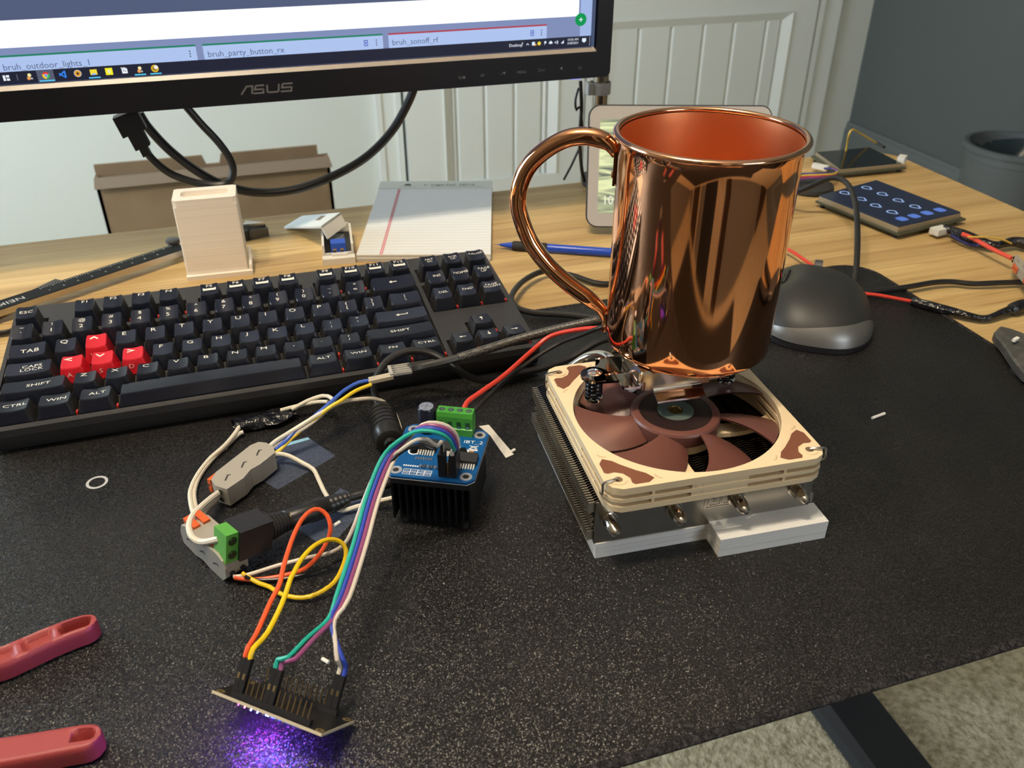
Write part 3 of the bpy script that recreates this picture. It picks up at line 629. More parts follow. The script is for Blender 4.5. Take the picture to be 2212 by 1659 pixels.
def key(row, ux, w=1.0, legend=None, red=False, space=False, front=None):
    sig = (row, w, space)
    cap = Cap(row, w, space)
    k2 = (sig, red)
    if k2 not in CAPMESH:
        me = cap.mesh().mesh('keycap', True, 30)
        for mm in ([RTOP, RTOP, RTOP] if red else [KTOP, KSIDE, KFRONT]): me.materials.append(mm)
        CAPMESH[k2] = me
    o = bpy.data.objects.new('keycap', CAPMESH[k2]); COL.objects.link(o); o.parent = kb
    wx = (ux+w/2)*U
    o.location = (Vector((wx, cap.yb, cap.zb))-Vector((174, 52, 0)))*MM
    if red: o['label'] = 'red keycap with a white arrow mark'
    mb = MB()
    def put(vs, fs):      # drape flat outlines on the cap's dished top
        mb.add([(x, y, cap.surf(x, y)+0.10) for x, y in vs], fs)
    def txt(t, size, cx, cy, sx=1.25):
        vs, fs = text_pts(t, size*1.22, sx=sx); put([(x+cx, y+cy) for x, y in vs], fs)
    cy0 = cap.yf+cap.td/2
    for item in (legend or []):
        if item[0] == 't': txt(item[1], item[2], item[3], cy0+item[4])
        elif item[0] == 'a':
            tmp = MB()
            for pl_ in arrow_pts(item[1], item[2]): stroke(tmp, pl_, item[5] if len(item) > 5 else 0.75, (0,0,0), X, Y)
            put([(v.x+item[3], v.y+cy0+item[4]) for v in tmp.v], tmp.f)
        elif item[0] == 'b':      # white media block
            put([(x+item[1], y+cy0+item[2]) for x, y in ((-4.6, -1.9), (4.6, -1.9), (4.6, 1.7), (3.2, 1.1), (-3.2, 1.1), (-4.6, 1.7))], [(0,1,2,3,4,5)])
    if mb.v:
        l = mb.build('legend', LEG, o, local=True, smooth_=False)
    if front:      # letter on the cap's front slope
        fb = MB(); vs, fs = text_pts(front, 4.2, sx=1.25)
        nrm = Vector((0, -(cap.h), 3.0)).normalized()
        upv = Vector((0, 3.0, cap.h)).normalized(); oo = Vector((-1.5, -7.6, cap.h*0.50))+nrm*0.35
        fb.add([oo+X*x+upv*y for x, y in vs], fs); fb.build('legend', mat('legend_pale_red', (0.75, 0.45, 0.42), 0.5), o, local=True, smooth_=False)
    if not space and w < 1.3 and ux not in (0,) :
        s = bpy.data.objects.new('switch_stem', SWMESH); COL.objects.link(s); s.parent = kb
        s.location = (Vector(((ux+w)*U, cap.yb-2, cap.zb))-Vector((174, 52, 0)))*MM
    return o
T = lambda s, size=3.6, x=-0.6, y=2.2: ('t', s, size, x, y)
key(0, 0, legend=[T('ESC', 3.6, 0, 0)])
fl_ = [('F1', 2), ('F2', 3), ('F3', 4), ('F4', 5), ('F5', 6.5), ('F6', 7.5), ('F7', 8.5), ('F8', 9.5), ('F9', 11), ('F10', 12), ('F11', 13), ('F12', 14)]
for i, (t, ux) in enumerate(fl_): key(0, ux, legend=[T(t, 3.4, 0, 4.0)]+([('b', 0, -0.6)] if i >= 4 else []))
for t, t2, ux in (('PRT', 'SC', 15.25), ('SCR', 'LK', 16.25), ('PAUSE', None, 17.25)):
    key(0, ux, legend=[T(t, 2.6, .6, 1.8)]+([T(t2, 2.6, .6, -1.0)] if t2 else []))
for i, (a, b) in enumerate((('~', '`'), ('!', '1'), ('@', '2'), ('#', '3'), ('$', '4'), ('%', '5'), ('^', '6'), ('&', '7'), ('*', '8'), ('(', '9'), (')', '0'), ('_', '-'), ('+', '='))):
    key(1, i, legend=[T(a, 3.2, -.4, 3.6), T(b, 3.8, -.8, -2.0)])
key(1, 13, 2, [('a', 'left', 2.6, 0, 0.5)])
for t, ux in (('INS', 15.25), ('HOME', 16.25)): key(1, ux, legend=[T(t, 2.8, .8, .8)])
key(1, 17.25, legend=[T('PAGE', 2.6, .8, 2.2), T('UP', 2.6, .2, -.6)])
key(2, 0, 1.5, [T('TAB', 4.2, 1.5, -1.0)])
for i, t in enumerate('QWERTYUIOP'):
    if t == 'W': key(2, 2.5, legend=[('a', '^', 2.5, -1.6, 3.4, 1.1)], red=True, front='W')
    else: key(2, 1.5+i, legend=[T(t, 4.2, -1.4, 3.6)])
key(2, 11.5, legend=[T('{', 3.4, -.8, 3), T('[', 3.4, -.8, -1.6)]); key(2, 12.5, legend=[T('}', 3.4, -.8, 3), T(']', 3.4, -.8, -1.6)])
key(2, 13.5, 1.5, [T('|', 3.4, 0, 3), T('\\', 3.4, 0, -1.6)])
for t, ux in (('DEL', 15.25), ('END', 16.25)): key(2, ux, legend=[T(t, 2.8, .8, .8)])
key(2, 17.25, legend=[T('PAGE', 2.6, .8, 2.2), T('DOWN', 2.6, .8, -.6)])
key(3, 0, 1.75, [T('CAPS', 3.5, 2.0, 1.6), T('LOCK', 3.5, 2.0, -2.0)])
for i, t in enumerate('ASDFGHJKL'):
    if t == 'A': key(3, 1.75, legend=[('a', '<', 2.6, -2.2, 3.2, 1.1)], red=True, front='A')
    elif t == 'S': key(3, 2.75, legend=[('a', 'v', 2.5, -1.8, 3.2, 1.1)], red=True, front='S')
    elif t == 'D': key(3, 3.75, legend=[('a', '>', 2.6, -1.8, 3.2, 1.1)], red=True, front='D')
    else: key(3, 1.75+i, legend=[T(t, 4.2, -1.4, 3.6)])
key(3, 10.75, legend=[T(':', 3.6, -.8, 3), T(';', 3.6, -.8, -1.6)]); key(3, 11.75, legend=[T('"', 3.6, -.8, 3), T("'", 3.6, -.8, -1.6)])
key(3, 12.75, 2.25, [('a', 'enter', 2.8, 0, 0.6)])
key(4, 0, 2.25, [T('SHIFT', 3.8, 3.0, 0)])
for i, t in enumerate('ZXCVBNM'): key(4, 2.25+i, legend=[T(t, 4.2, -1.4, 3.6)])
for i, (a, b) in enumerate((('<', ','), ('>', '.'), ('?', '/'))): key(4, 9.25+i, legend=[T(a, 3.0, -.6, 3.2) if a == '?' else T(b, 4.2, -.6, 2.4)]+([T(b, 3.4, -.6, -1.4)] if a == '?' else []))
key(4, 12.25, 2.75, [T('SHIFT', 3.8, 0, 0.4)])
key(4, 16.25, legend=[('a', 'up', 2.2, .6, 1.0)])
for t, ux in (('CTRL', 0), ('WIN', 1.25), ('ALT', 2.5)): key(5, ux, 1.25, [T(t, 3.8, 1.0, 0)])
key(5, 3.75, 6.25, space=True)
for t, ux in (('ALT', 10), ('WIN', 11.25), ('FN', 12.5), ('CTRL', 13.75)): key(5, ux, 1.25, [T(t, 3.5, .6, .8)])
for t, ux in (('left', 15.25), ('down', 16.25), ('right', 17.25)): key(5, ux, legend=[('a', t, 2.2, .6, 1.0)])
# ================================================================== copper mug
MX, MYY, MZ0, MZ1 = 399.0, -141.0, 80.0, 198.0
mug = empty('copper_mug', (MX, MYY, MZ0)); tag(mug, 'tall polished copper mug with rolled rim and round handle standing on the cooler', 'mug')
COP = mat('polished_copper', (0.86, 0.415, 0.215), 0.055, 1.0)
COPI = mat('brushed_copper_inside', (0.93, 0.45, 0.22), 0.36, 1.0)
RO, RI = 46.3, 45.2
pr_ = [(0.1, 0), (43.8, 0), (45.3, 0.6), (46.1, 1.8), (RO, 3.5)]+[(RO, 3.5+k*9) for k in range(1, 13)]+[(46.9, 114.0), (47.6, 116.0)]
MB().lathe(pr_+[(46.6, 116.3), (45.9, 112), (45.9, 1.2), (0.1, 1.0)], (MX, MYY, MZ0), 96, close=True).build('body', COP, mug, angle=60)
MB().lathe([(RI+.3, 116), (RI, 110), (RI, 6), (RI-3, 2.4), (0.1, 2.0), (0.1, 1.4), (RI-2.6, 1.4), (RI+.4, 6), (RI+.5, 110), (RI+.6, 116)], (MX, MYY, MZ0), 96, close=True).build('inner_wall', COPI, mug, angle=60)
MB().lathe([(47.6+1.75*math.cos(a), 117.0+1.55*math.sin(a)) for a in [2*math.pi*k/14 for k in range(14)]], (MX, MYY, MZ0), 96, close=True).build('rim', mat('rim_copper', (0.92, 0.50, 0.29), 0.13, 1.0), mug)
hdir = Vector((-0.86, 0.51, 0)).normalized()
HP = [(47.0, 183.0), (50.5, 188.3), (56.9, 191.1), (64.5, 191.8), (74.0, 189.7), (84.5, 183.3), (93.3, 174.3), (98.2, 163.8), (99.7, 153.4), (97.6, 143.0), (91.7, 129.5), (82.0, 117.1), (70.1, 106.9), (58.2, 99.0), (50.0, 92.6), (47.2, 86.5)]
H0 = Vector((MX, MYY, 0))
hpts = [H0+hdir*d+Z*z for d, z in HP]
def hr(t): return 0.55+0.45*min(1, t/0.06) if t < 0.06 else (0.5+0.5*min(1, (1-t)/0.10))
hn = MB().tube(hpts, 4.8, seg=18, step=2.5, rfun=hr).build('handle', COP, mug, angle=80)
tang = Vector((-hdir.y, hdir.x, 0))
for za, zb in ((168, 186), (80.5, 92)):
    MB().bbox(H0+hdir*(RO+0.7)+Z*((za+zb)/2), tang, hdir, Z, 5.2, 0.7, (zb-za)/2).build('handle_plate', COP, hn)
for zz in (172.5, 84.5): MB().lathe([(0.1, 1.6), (1.6, 1.2), (2.2, 0), (2.2, -0.6), (0.1, -.6)][::-1], H0+hdir*(RO+1.4)+Z*zz, 14, ax=hdir).build('rivet', COP, hn)
# ================================================================== printed stand, heatsink, fan
CR = math.radians(-4.0); CC = Vector((380.0, -171.0, 0))
PLA = mat('white_printed_plastic', (0.80, 0.79, 0.77), 0.5, noise=(1, 0, (0.74, 0.73, 0.71), 0.4, 0.6, (1, 1, 900)), bump=None)
stand = empty('printed_stand', CC, CR); tag(stand, 'white printed plastic stand under the finned heatsink', 'stand')
pz = MB()
for z0, z1, d in ((0, 3.1, 0), (3.1, 3.5, .35), (3.5, 6.3, 0), (6.3, 6.7, .35), (6.7, 10, 0)):
    pz.prism([(-61+d, -49.5+d), (64-d, -49.5+d), (64-d, 66-d), (-61+d, 66-d)], z0, z1)
pz.build('base_plate', PLA, stand, local=True, smooth_=False)
pz = MB()
for z0, z1, d in ((0, 4.4, 0), (4.4, 4.8, .3), (4.8, 7.4, 0), (7.4, 7.8, .3), (7.8, 12, 0)):
    pz.prism([(3+d, -64+d), (66-d, -64+d), (66-d, -48), (3+d, -48)], z0, z1)
pz.build('front_block', PLA, stand, local=True, smooth_=False)
hs = empty('heatsink', CC+Vector((0, 0, 10)), CR); tag(hs, 'nickel finned cooler lying upside down with heatpipe tips at the front', 'heatsink')
FINM = mat('fin_nickel', (0.36, 0.34, 0.30), 0.25, 1.0); FINL = mat('fin_edge_nickel', (0.50, 0.46, 0.38), 0.36, 0.9)
# one fin: thin plate with zigzag upper edge and hooked side tabs (local z from 0 = stand top)
fm = MB(); zz = []
for k in range(33): zz.append((-62+k*3.875, 27.4+(0.9 if k % 2 else 0)))
fm.slot(0); fm.xprism([(-62, 0.2), (62, 0.2)]+zz[::-1], (0, -0.2, 0), X, Z, Y, 0.4)
fm.slot(1)
for sx in (-1, 1):
    for (za, zb) in ((20.5, 27.0), (11.0, 12.4), (15.0, 16.4), (2.0, 8.0)):
        wdt = 3.4 if zb-za > 3 else 1.4
        x0, x1 = (sx*62, sx*(62+wdt)); x0, x1 = min(x0, x1), max(x0, x1)
        fm.box(x0, x1, -0.38, 0.38, za, zb)
FMESH = fm.mesh('fin', False); FMESH.materials.append(FINM); FMESH.materials.append(FINL)
nf = 58
for k in range(nf):
    o = bpy.data.objects.new('fin', FMESH); COL.objects.link(o); o.parent = hs; o.location = Vector((0, -47+k*(112/(nf-1)), 0))*MM
fp = MB(); fp.box(-62, 62, -49.0, -48.0, 0.2, 27.6); fp.build('end_plate', mat('end_plate_metal', (0.40, 0.37, 0.32), 0.27, 1.0), hs, local=True)
em_ = MB()      # embossed badge on the end plate
stroke(em_, rrect(-1, 17, 12, 25, 1.5, 3), .5, (0, -49.25, 0), X, Z, True); stroke(em_, rrect(1, 8, 13.2, 20, 1, 3), .5, (0, -49.25, 0), X, Z, True); stroke(em_, rrect(9, 15, 13.2, 20, 1, 3), .5, (0, -49.25, 0), X, Z, True)
stroke(em_, [(11.5, 18.5), (13.5, 18), (13.4, 16), (12.6, 15)], .6, (0, -49.25, 0), X, Z); stroke(em_, [(3, 18), (5, 17), (4, 15.5), (6.4, 15)], .5, (0, -49.25, 0), X, Z); stroke(em_, [(1, 22.6), (15.5, 22.6)], .8, (0, -49.25, 0), X, Z)
em_.build('embossed_badge', mat('badge_metal', (0.55, 0.51, 0.44), 0.22, 1.0), hs, local=True, smooth_=False)
NICK = mat('pipe_nickel', (0.66, 0.60, 0.52), 0.13, 1.0)
for tx in (-54.5, -18.5, 17.0, 52.0):
    tp = MB(); tp.lathe([(4.8, 0), (4.8, 0.6), (3.9, 0.7), (3.8, 6.0), (3.3, 7.8), (3.0, 8.4), (2.6, 10.6), (1.4, 12.0), (0.1, 12.2)], (tx, -49, 15.5), 18, ax=(0, -1, 0))
    tp.build('heatpipe_tip', NICK, hs, local=True)
    bx_ = tx*0.42
    MB().tube([(tx, 62, 15.5), (tx*.98, 69, 16.5), (tx*.86, 74, 24), (tx*.62, 73, 36), (tx*.48, 65, 45), (bx_, 46, 52.5), (bx_, 10, 55)], 3.1, seg=12, step=3).build('heatpipe', NICK, hs, local=True)
bs = MB(); bs.cbox(-20, 20, 2, 40, 57, 64.0, 1.5); bs.cbox(-23, 23, 0, 42, 63.9, 70, 2); bs.build('contact_base', mat('base_nickel', (0.62, 0.56, 0.48), 0.16, 1.0), hs, local=True)
br = MB()
for sx in (-1, 1):
    br.hexa([(sx*18, 12, 57.5), (sx*43, 14, 57.5), (sx*43, 30, 57.5), (sx*18, 32, 57.5), (sx*18, 12, 59.0), (sx*43, 14, 59.0), (sx*43, 30, 59.0), (sx*18, 32, 59.0)]) if sx > 0 else br.hexa([(-43, 14, 57.5), (-18, 12, 57.5), (-18, 32, 57.5), (-43, 30, 57.5), (-43, 14, 59.0), (-18, 12, 59.0), (-18, 32, 59.0), (-43, 30, 59.0)])
    br.cyl((sx*41, 22, 57.5), (sx*41, 22, 59.0), 8.0, seg=20)
    br.box(sx*30-8, sx*30+8, 12.6, 14, 59, 63.5); br.box(sx*30-8, sx*30+8, 30, 31.4, 59, 63.5)
br.box(-30, 30, 4.0, 12.5, 57.5, 59.2); br.hexa([(-14, -6, 53), (14, -6, 53), (14, 5, 58), (-14, 5, 58), (-14, -6, 54.2), (14, -6, 54.2), (14, 5, 59.2), (-14, 5, 59.2)])
br.build('mounting_bracket', CHROME, hs, local=True)
for sx in (-1, 1):
    s = MB(); s.lathe([(0.1, 61.5), (2.2, 61.3), (4.2, 60.4), (4.2, 59.0), (0.1, 59.0)][::-1], (sx*41, 22, 0), 18); s.lathe([(0.1, 43), (5.2, 43), (5.2, 44.2), (0.1, 44.2)], (sx*41, 22, 0), 18); s.cyl((sx*41, 22, 43), (sx*41, 22, 60), 1.8, seg=10)
    sp = s.build('mounting_screw', CHROME, hs, local=True)
    tu = [Vector((sx*41+4.4*math.cos(t*.55), 22+4.4*math.sin(t*.55), 44.8+t*12.6/57)) for t in range(58)]
    MB().tube(tu, 0.75, seg=6, raw=True).build('spring', mat('spring_black', (0.02, 0.02, 0.024), 0.2, 0.6), sp, local=True)
# fan
fan = empty('cooling_fan', CC+Vector((0, 0, 38.6)), CR); tag(fan, 'square beige case fan with brown corner pads and dark brown rotor', 'fan')
BEI = mat('fan_beige_plastic', (0.80, 0.63, 0.40), 0.42); BRN = mat('fan_brown_rubber', (0.17, 0.058, 0.028), 0.55); ROT = mat('rotor_brown_plastic', (0.125, 0.046, 0.035), 0.40)
def fan_layer(mb, z0, z1, half, rc, rin, n=96):
    out = []
    for k in range(n):
        a = 2*math.pi*k/n; c_, s_ = math.cos(a), math.sin(a); t = half/max(abs(c_), abs(s_)); x, y = c_*t, s_*t
        if abs(x) > half-rc and abs(y) > half-rc:      # rounded outer corner: intersect the ray with the corner arc
            cx, cy = math.copysign(half-rc, x), math.copysign(half-rc, y); bq = c_*cx+s_*cy; t = bq+math.sqrt(max(0, bq*bq-(cx*cx+cy*cy-rc*rc))); x, y = c_*t, s_*t
        out.append((x, y))
    inn = [(min(rin, math.hypot(*out[k])-.5)*math.cos(2*math.pi*k/n), min(rin, math.hypot(*out[k])-.5)*math.sin(2*math.pi*k/n)) for k in range(n)]
    vs = [(x, y, z0) for x, y in out]+[(x, y, z1) for x, y in out]+[(x, y, z1) for x, y in inn]+[(x, y, z0) for x, y in inn]; fs = []
    for k in range(n):
        j = (k+1) % n; fs += [(k, j, n+j, n+k), (n+k, n+j, 2*n+j, 2*n+k), (2*n+k, 2*n+j, 3*n+j, 3*n+k), (3*n+k, 3*n+j, j, k)]
    mb.add(vs, fs)
ff = MB(); fan_layer(ff, 0, 3.4, 60, 9, 57.0); fan_layer(ff, 3.4, 6.0, 55.6, 7, 57.0); fan_layer(ff, 6.0, 8.2, 60, 9, 57.0); fan_layer(ff, 8.2, 10.8, 55.6, 7, 57.0); fan_layer(ff, 10.8, 15.0, 60, 9, 57.2)
for sd in range(4):      # solid middle section of each side with vertical ribs
    a = sd*math.pi/2; cx_, sx_ = math.cos(a), math.sin(a); ax, ay = Vector((cx_, sx_, 0)), Vector((-sx_, cx_, 0))
    ff.bbox(ay*-58.55+Z*7.1, ax, ay, Z, 15.5, 1.15, 3.9)
    for t in (-36, 36): ff.bbox(ay*-57.4+ax*t+Z*7.1, ax, ay, Z, 0.8, 2.0, 3.7)
frm = ff.build('frame', BEI, fan, local=True, angle=40)
mk = MB(); text_on(mk, 'noctua', 5.0, (2, -59.78, 7.2), X, Z, sx=1.5); stroke(mk, [(-14, 4.4), (-14, 10), (-9.5, 4.4), (-9.5, 10)], .5, (0, -59.78, 0), X, Z); mk.build('embossed_mark', mat('fan_beige_dim', (0.62, 0.46, 0.27), 0.5), frm, local=True, smooth_=False)
pad_poly = [(34.5, 55.0), (37.2, 50.6), (41.2, 47.4), (47.4, 41.2), (50.6, 37.2), (55.0, 34.5), (57.6, 38.0), (57.6, 45.5), (56.0, 46.6), (52.5, 46.2), (48.6, 48.2), (46.2, 52.5), (46.6, 56.0), (45.5, 57.6), (38.0, 57.6)]
for sd in range(4):
    a = sd*math.pi/2; cx_, sx_ = math.cos(a), math.sin(a); rot = lambda q: (q[0]*cx_-q[1]*sx_, q[0]*sx_+q[1]*cx_)
    MB().prism([rot(q) for q in pad_poly], 14.6, 15.35, .2).build('corner_pad', BRN, frm, local=True)
    hx, hy = rot((52.5, 52.5))
    MB().lathe([(2.2, 14.2), (4.3, 14.2), (4.3, 15.45), (2.2, 15.45)], (hx, hy, 0), 24, close=True).build('screw_boss', BEI, frm, local=True)
    MB().lathe([(0.1, 14.9), (2.3, 14.9), (2.3, 15.12), (0.1, 15.12)], (hx, hy, 0), 18).build('screw_hole', mat('hole_dark', (0.16, 0.10, 0.055), 0.8), frm, local=True)
    for q0, q1, q2 in (((30.5, 56.2), (32.3, 55.2), (33.6, 52.5)), ((56.2, 30.5), (55.2, 32.3), (52.5, 33.6))):
        sl = MB(); stroke(sl, [rot(q0), rot(q1), rot(q2)], .9, (0, 0, 15.06), X, Y)
        sl.build('frame_tick', mat('fan_beige_shade', (0.58, 0.42, 0.24), 0.5), frm, local=True, smooth_=False)
# wire clips holding the fan
for sx, sy in ((-1, 1), (-1, -1), (1, -1), (1, 1)):
    hx, hy = sx*52.5, sy*52.5
    MB().tube([(hx+sx*.5, hy+.3, 13.5), (hx+sx*.3, hy, 15.6), (hx+sx*3, hy-1.2, 16.6), (hx+sx*8.0, hy-1.8, 16.2), (hx+sx*8.7, hy-1.9, 14.5), (hx+sx*8.7, hy-2.0, 9), (hx+sx*8.0, hy-sy*3, 6.5), (hx+sx*6.6, hy-sy*5, 5.6)], 0.62, seg=7, step=1.5).build('wire_clip', STEEL, fan, local=True)
# struts and motor cup under the rotor, then the rotor at rest
stt = MB().lathe([(0.1, 1.0), (24.5, 1.0), (24.5, 6.0), (0.1, 6.0)], (0, 0, 0), 48).build('motor_mount', BEI, fan, local=True)
for a0 in (205, 262, 297, 20, 60, 100, 145):
    pass
for a0 in (158, 248, 338, 68):
    m_ = MB(); pts = []
    for k in range(9):
        r_ = 24+33.5*k/8; a = math.radians(a0+16*(k/8)**1.2); pts.append((r_, a))
    def edge(sg, z): return [Vector(((r_)*math.cos(a+sg*(3.6+1.4*(1-(r_-24)/33.5))/r_), (r_)*math.sin(a+sg*(3.6+1.4*(1-(r_-24)/33.5))/r_), z)) for r_, a in pts]
    L0, R0, L1, R1 = edge(1, 1.2), edge(-1, 1.2), edge(1, 4.0), edge(-1, 4.0); n = 9
    vs = L0+R0+L1+R1; fs = []
    for k in range(n-1): fs += [(k, k+1, n+k+1, n+k), (2*n+k, 3*n+k, 3*n+k+1, 2*n+k+1), (k, 2*n+k, 2*n+k+1, k+1), (n+k, n+k+1, 3*n+k+1, 3*n+k)]
    fs += [(0, n, 3*n, 2*n), (n-1, 3*n-1, 4*n-1, 2*n-1)]
    m_.add(vs, fs); m_.build('strut', BEI, fan, local=True, angle=50)
rot_ = MB().lathe([(0.1, 6.2), (25.0, 6.2), (25.0, 12.6), (24.2, 13.8), (22.0, 14.4), (20.6, 14.4), (20.2, 13.9), (0.1, 13.9)], (0, 0, 0), 64).build('rotor_hub', ROT, fan, local=True, angle=30)
MB().lathe([(0.1, 13.85), (20.2, 13.85), (20.0, 14.1), (0.1, 14.1)], (0, 0, 0), 48).build('hub_cap', mat('hub_brown_shaded', (0.016, 0.007, 0.0065), 0.4), rot_, local=True)  # cap brown darkened: the mug's shadow is put into its colour
MB().lathe([(0.1, 14.0), (10.2, 14.0), (10.2, 14.3), (0.1, 14.3)], (0, 0, 0), 40).build('hub_sticker', mat('sticker_grey_green', (0.085, 0.115, 0.10), 0.35), rot_, local=True)
MB().lathe([(0.1, 14.2), (4.2, 14.2), (4.2, 14.5), (3.0, 14.6), (2.9, 14.45), (0.1, 14.45)], (0, 0, 0), 28).build('bearing_cap', mat('bearing_brass', (0.34, 0.24, 0.08), 0.3, 1.0), rot_, local=True)
NB = 7
for bI in range(NB):
    a0 = 2*math.pi*bI/NB+0.35
    def bl_(i, j):
        r_ = 24.6+31.6*j/8; s = i/8; a = a0+0.62*s-0.30*(j/8)**1.3+0.04; zt_ = 13.2-8.0*s*s*0.9-0.6*s+0.6*(1-j/8)*0
        return (r_*math.cos(a), r_*math.sin(a), max(5.4, zt_))
    m_ = MB(); m_.grid(bl_, 9, 9)
    top = list(m_.v); m_.add([v-Z*0.9 for v in top], [tuple(f[::-1]) for f in [(j*9+i, j*9+i+1, (j+1)*9+i+1, (j+1)*9+i) for j in range(8) for i in range(8)]])
    m_.build('blade', ROT, rot_, local=True, angle=60)
# ================================================================== motor driver board
ba = -0.46998
bt = empty('motor_driver_board', (249.3, -147.6, 0), ba); tag(bt, 'blue motor driver circuit board on a black finned heatsink', 'circuit board')
BZ = 36.6
PCB = mat('pcb_blue', (0.004, 0.075, 0.235), 0.28, spec=0.5); SILK = mat('silkscreen_white', (0.75, 0.78, 0.80), 0.6)
def chamf(h, c): return [(-h+c, -h), (h-c, -h), (h, -h+c), (h, h-c), (h-c, h), (-h+c, h), (-h, h-c), (-h, -h+c)]
MB().prism(chamf(24.2, 3.6), BZ-1.6, BZ, .15).build('board', PCB, bt, local=True, smooth_=False)
MB().prism(chamf(24.3, 3.6), BZ-1.9, BZ-1.55).build('board_edge', mat('pcb_edge', (0.55, 0.50, 0.42), 0.5), bt, local=True, smooth_=False)
hb = MB(); hb.box(-22, 22, -22, 22, 29.5, BZ-1.9); hb.build('heatsink_plate', BLACKM, bt, local=True)
HSB = mat('black_anodised', (0.006, 0.006, 0.007), 0.45, 0.3)
for k in range(12): MB().box(-22+k*3.9, -20.9+k*3.9, -22, 22, 5.0, 29.6).build('heatsink_fin', HSB, bt, local=True)
for sx in (-1, 1):
    for sy in (-1, 1): MB().cyl((sx*17, sy*17, 0), (sx*17, sy*17, 6), 2.2).build('standoff', BLACKM, bt, local=True)
for sx in (-1, 1):
    for sy in (-1, 1):
        MB().lathe([(1.7, BZ-.1), (3.4, BZ-.1), (3.4, BZ+.12), (1.7, BZ+.12)], (sx*19.2, sy*19.2, 0), 22, close=True).build('hole_pad', mat('tinned_pad', (0.72, 0.72, 0.70), 0.32, 0.7), bt, local=True)
        MB().lathe([(0.1, BZ-.05), (1.75, BZ-.05), (1.75, BZ+.06), (0.1, BZ+.06)], (sx*19.2, sy*19.2, 0), 16).build('mounting_hole', BLACKM, bt, local=True)
GRN = mat('terminal_green', (0.055, 0.29, 0.035), 0.38)
tb = MB(); tb.xprism([(16.3, BZ), (26.0, BZ), (26.0, BZ+9), (24.6, BZ+14.2), (18.2, BZ+14.2), (17.4, BZ+11.5), (17.2, BZ+4.8), (16.3, BZ+4.4)], (-5.2, 0, 0), Y, Z, X, 20.6)
t_ = tb.build('terminal_block', GRN, bt, local=True, smooth_=False)
for k in range(4):
    cx_ = -2.6+k*5.1
    MB().lathe([(0.1, BZ+14.16), (1.75, BZ+14.16), (1.75, BZ+14.3), (0.1, BZ+14.3)], (cx_, 21.4, 0), 16).build('screw_well', mat('terminal_dark', (0.010, 0.06, 0.012), 0.5), t_, local=True)
    MB().lathe([(0.1, BZ+14.25), (1.25, BZ+14.25), (1.1, BZ+14.5), (0.1, BZ+14.5)], (cx_, 21.4, 0), 14).build('screw', mat('screw_dull', (0.35, 0.38, 0.33), 0.35, 1.0), t_, local=True)
    MB().box(cx_-1.15, cx_+1.15, 16.9, 17.4, BZ+4.9, BZ+9.0).build('wire_port', mat('terminal_dark', (0, 0, 0)), t_, local=True)
    MB().box(cx_-.8, cx_+.8, 16.75, 17.2, BZ+5.0, BZ+6.2).build('port_contact', SILVERP, t_, local=True)
cp = MB().lathe([(4.6, BZ), (5.1, BZ+.6), (5.1, BZ+15.4), (4.6, BZ+16.2), (4.3, BZ+16.2), (0.1, BZ+16.2)], (-11.2, 19.5, 0), 28).build('capacitor', mat('capacitor_sleeve', (0.008, 0.010, 0.020), 0.25), bt, local=True)
MB().lathe([(0.1, BZ+16.15), (4.1, BZ+16.15), (4.0, BZ+16.45), (0.1, BZ+16.45)], (-11.2, 19.5, 0), 24).build('capacitor_top', mat('capacitor_aluminium', (0.66, 0.68, 0.72), 0.3, 0.8), cp, local=True)
vt = MB(); stroke(vt, [(-14.4, 19.5), (-8, 19.5)], .25, (0, 0, BZ+16.5), X, Y); stroke(vt, [(-11.2, 16.3), (-11.2, 22.7)], .25, (0, 0, BZ+16.5), X, Y); vt.build('vent_score', DGREY, cp, local=True, smooth_=False)
CHIP = mat('chip_black', (0.018, 0.018, 0.019), 0.5)
for (x0, x1, y0, y1) in ((-12.0, -1.8, -1.0, 7.5), (12.4, 22.6, -9.5, -1.5), (1.5, 8.5, 0.0, 7.0)):
    ch_ = MB().box(x0, x1, y0, y1, BZ+.2, BZ+3.0).build('power_chip', CHIP, bt, local=True)
    n_ = 7
    for k in range(n_):
        xx = x0+.9+k*(x1-x0-1.8)/(n_-1)
        MB().hexa([(xx-.4, y0-3.6, BZ), (xx+.4, y0-3.6, BZ), (xx+.4, y0, BZ+.4), (xx-.4, y0, BZ+.4), (xx-.4, y0-3.6, BZ+.4), (xx+.4, y0-3.6, BZ+.4), (xx+.4, y0, BZ+1.3), (xx-.4, y0, BZ+1.3)]).build('lead', SILVERP, ch_, local=True)
for k in range(7): MB().box(-11.6+k*1.42, -10.7+k*1.42, -8.6, -6.4, BZ, BZ+.3).build('pad', SILVERP, bt, local=True)
for sx_, sy_ in ((-13.8, -1.4), (13.2, 1.5)):
    MB().lathe([(0.1, BZ+2.4), (1.9, BZ+2.2), (2.4, BZ+1.0), (2.4, BZ), (0.1, BZ)][::-1], (sx_, sy_, 0), 18).build('board_screw', mat('screw_black', (0.015, 0.015, 0.015), 0.25, 0.7), bt, local=True)
    MB().lathe([(2.6, BZ), (3.4, BZ), (3.4, BZ+.1), (2.6, BZ+.1)], (sx_, sy_, 0), 20, close=True).build('screw_ring', SILK, bt, local=True)
for k in range(6): MB().box(-7.4+k*2.0, -6.1+k*2.0, -15.6, -13.2, BZ, BZ+.8).build('resistor', mat('resistor_dark', (0.06, 0.06, 0.065), 0.4) if k % 2 else SILVERP, bt, local=True)
MB().box(16.5, 19.2, 1.6, 3.0, BZ, BZ+.9).build('resistor', mat('resistor_tan', (0.35, 0.22, 0.12), 0.4), bt, local=True)
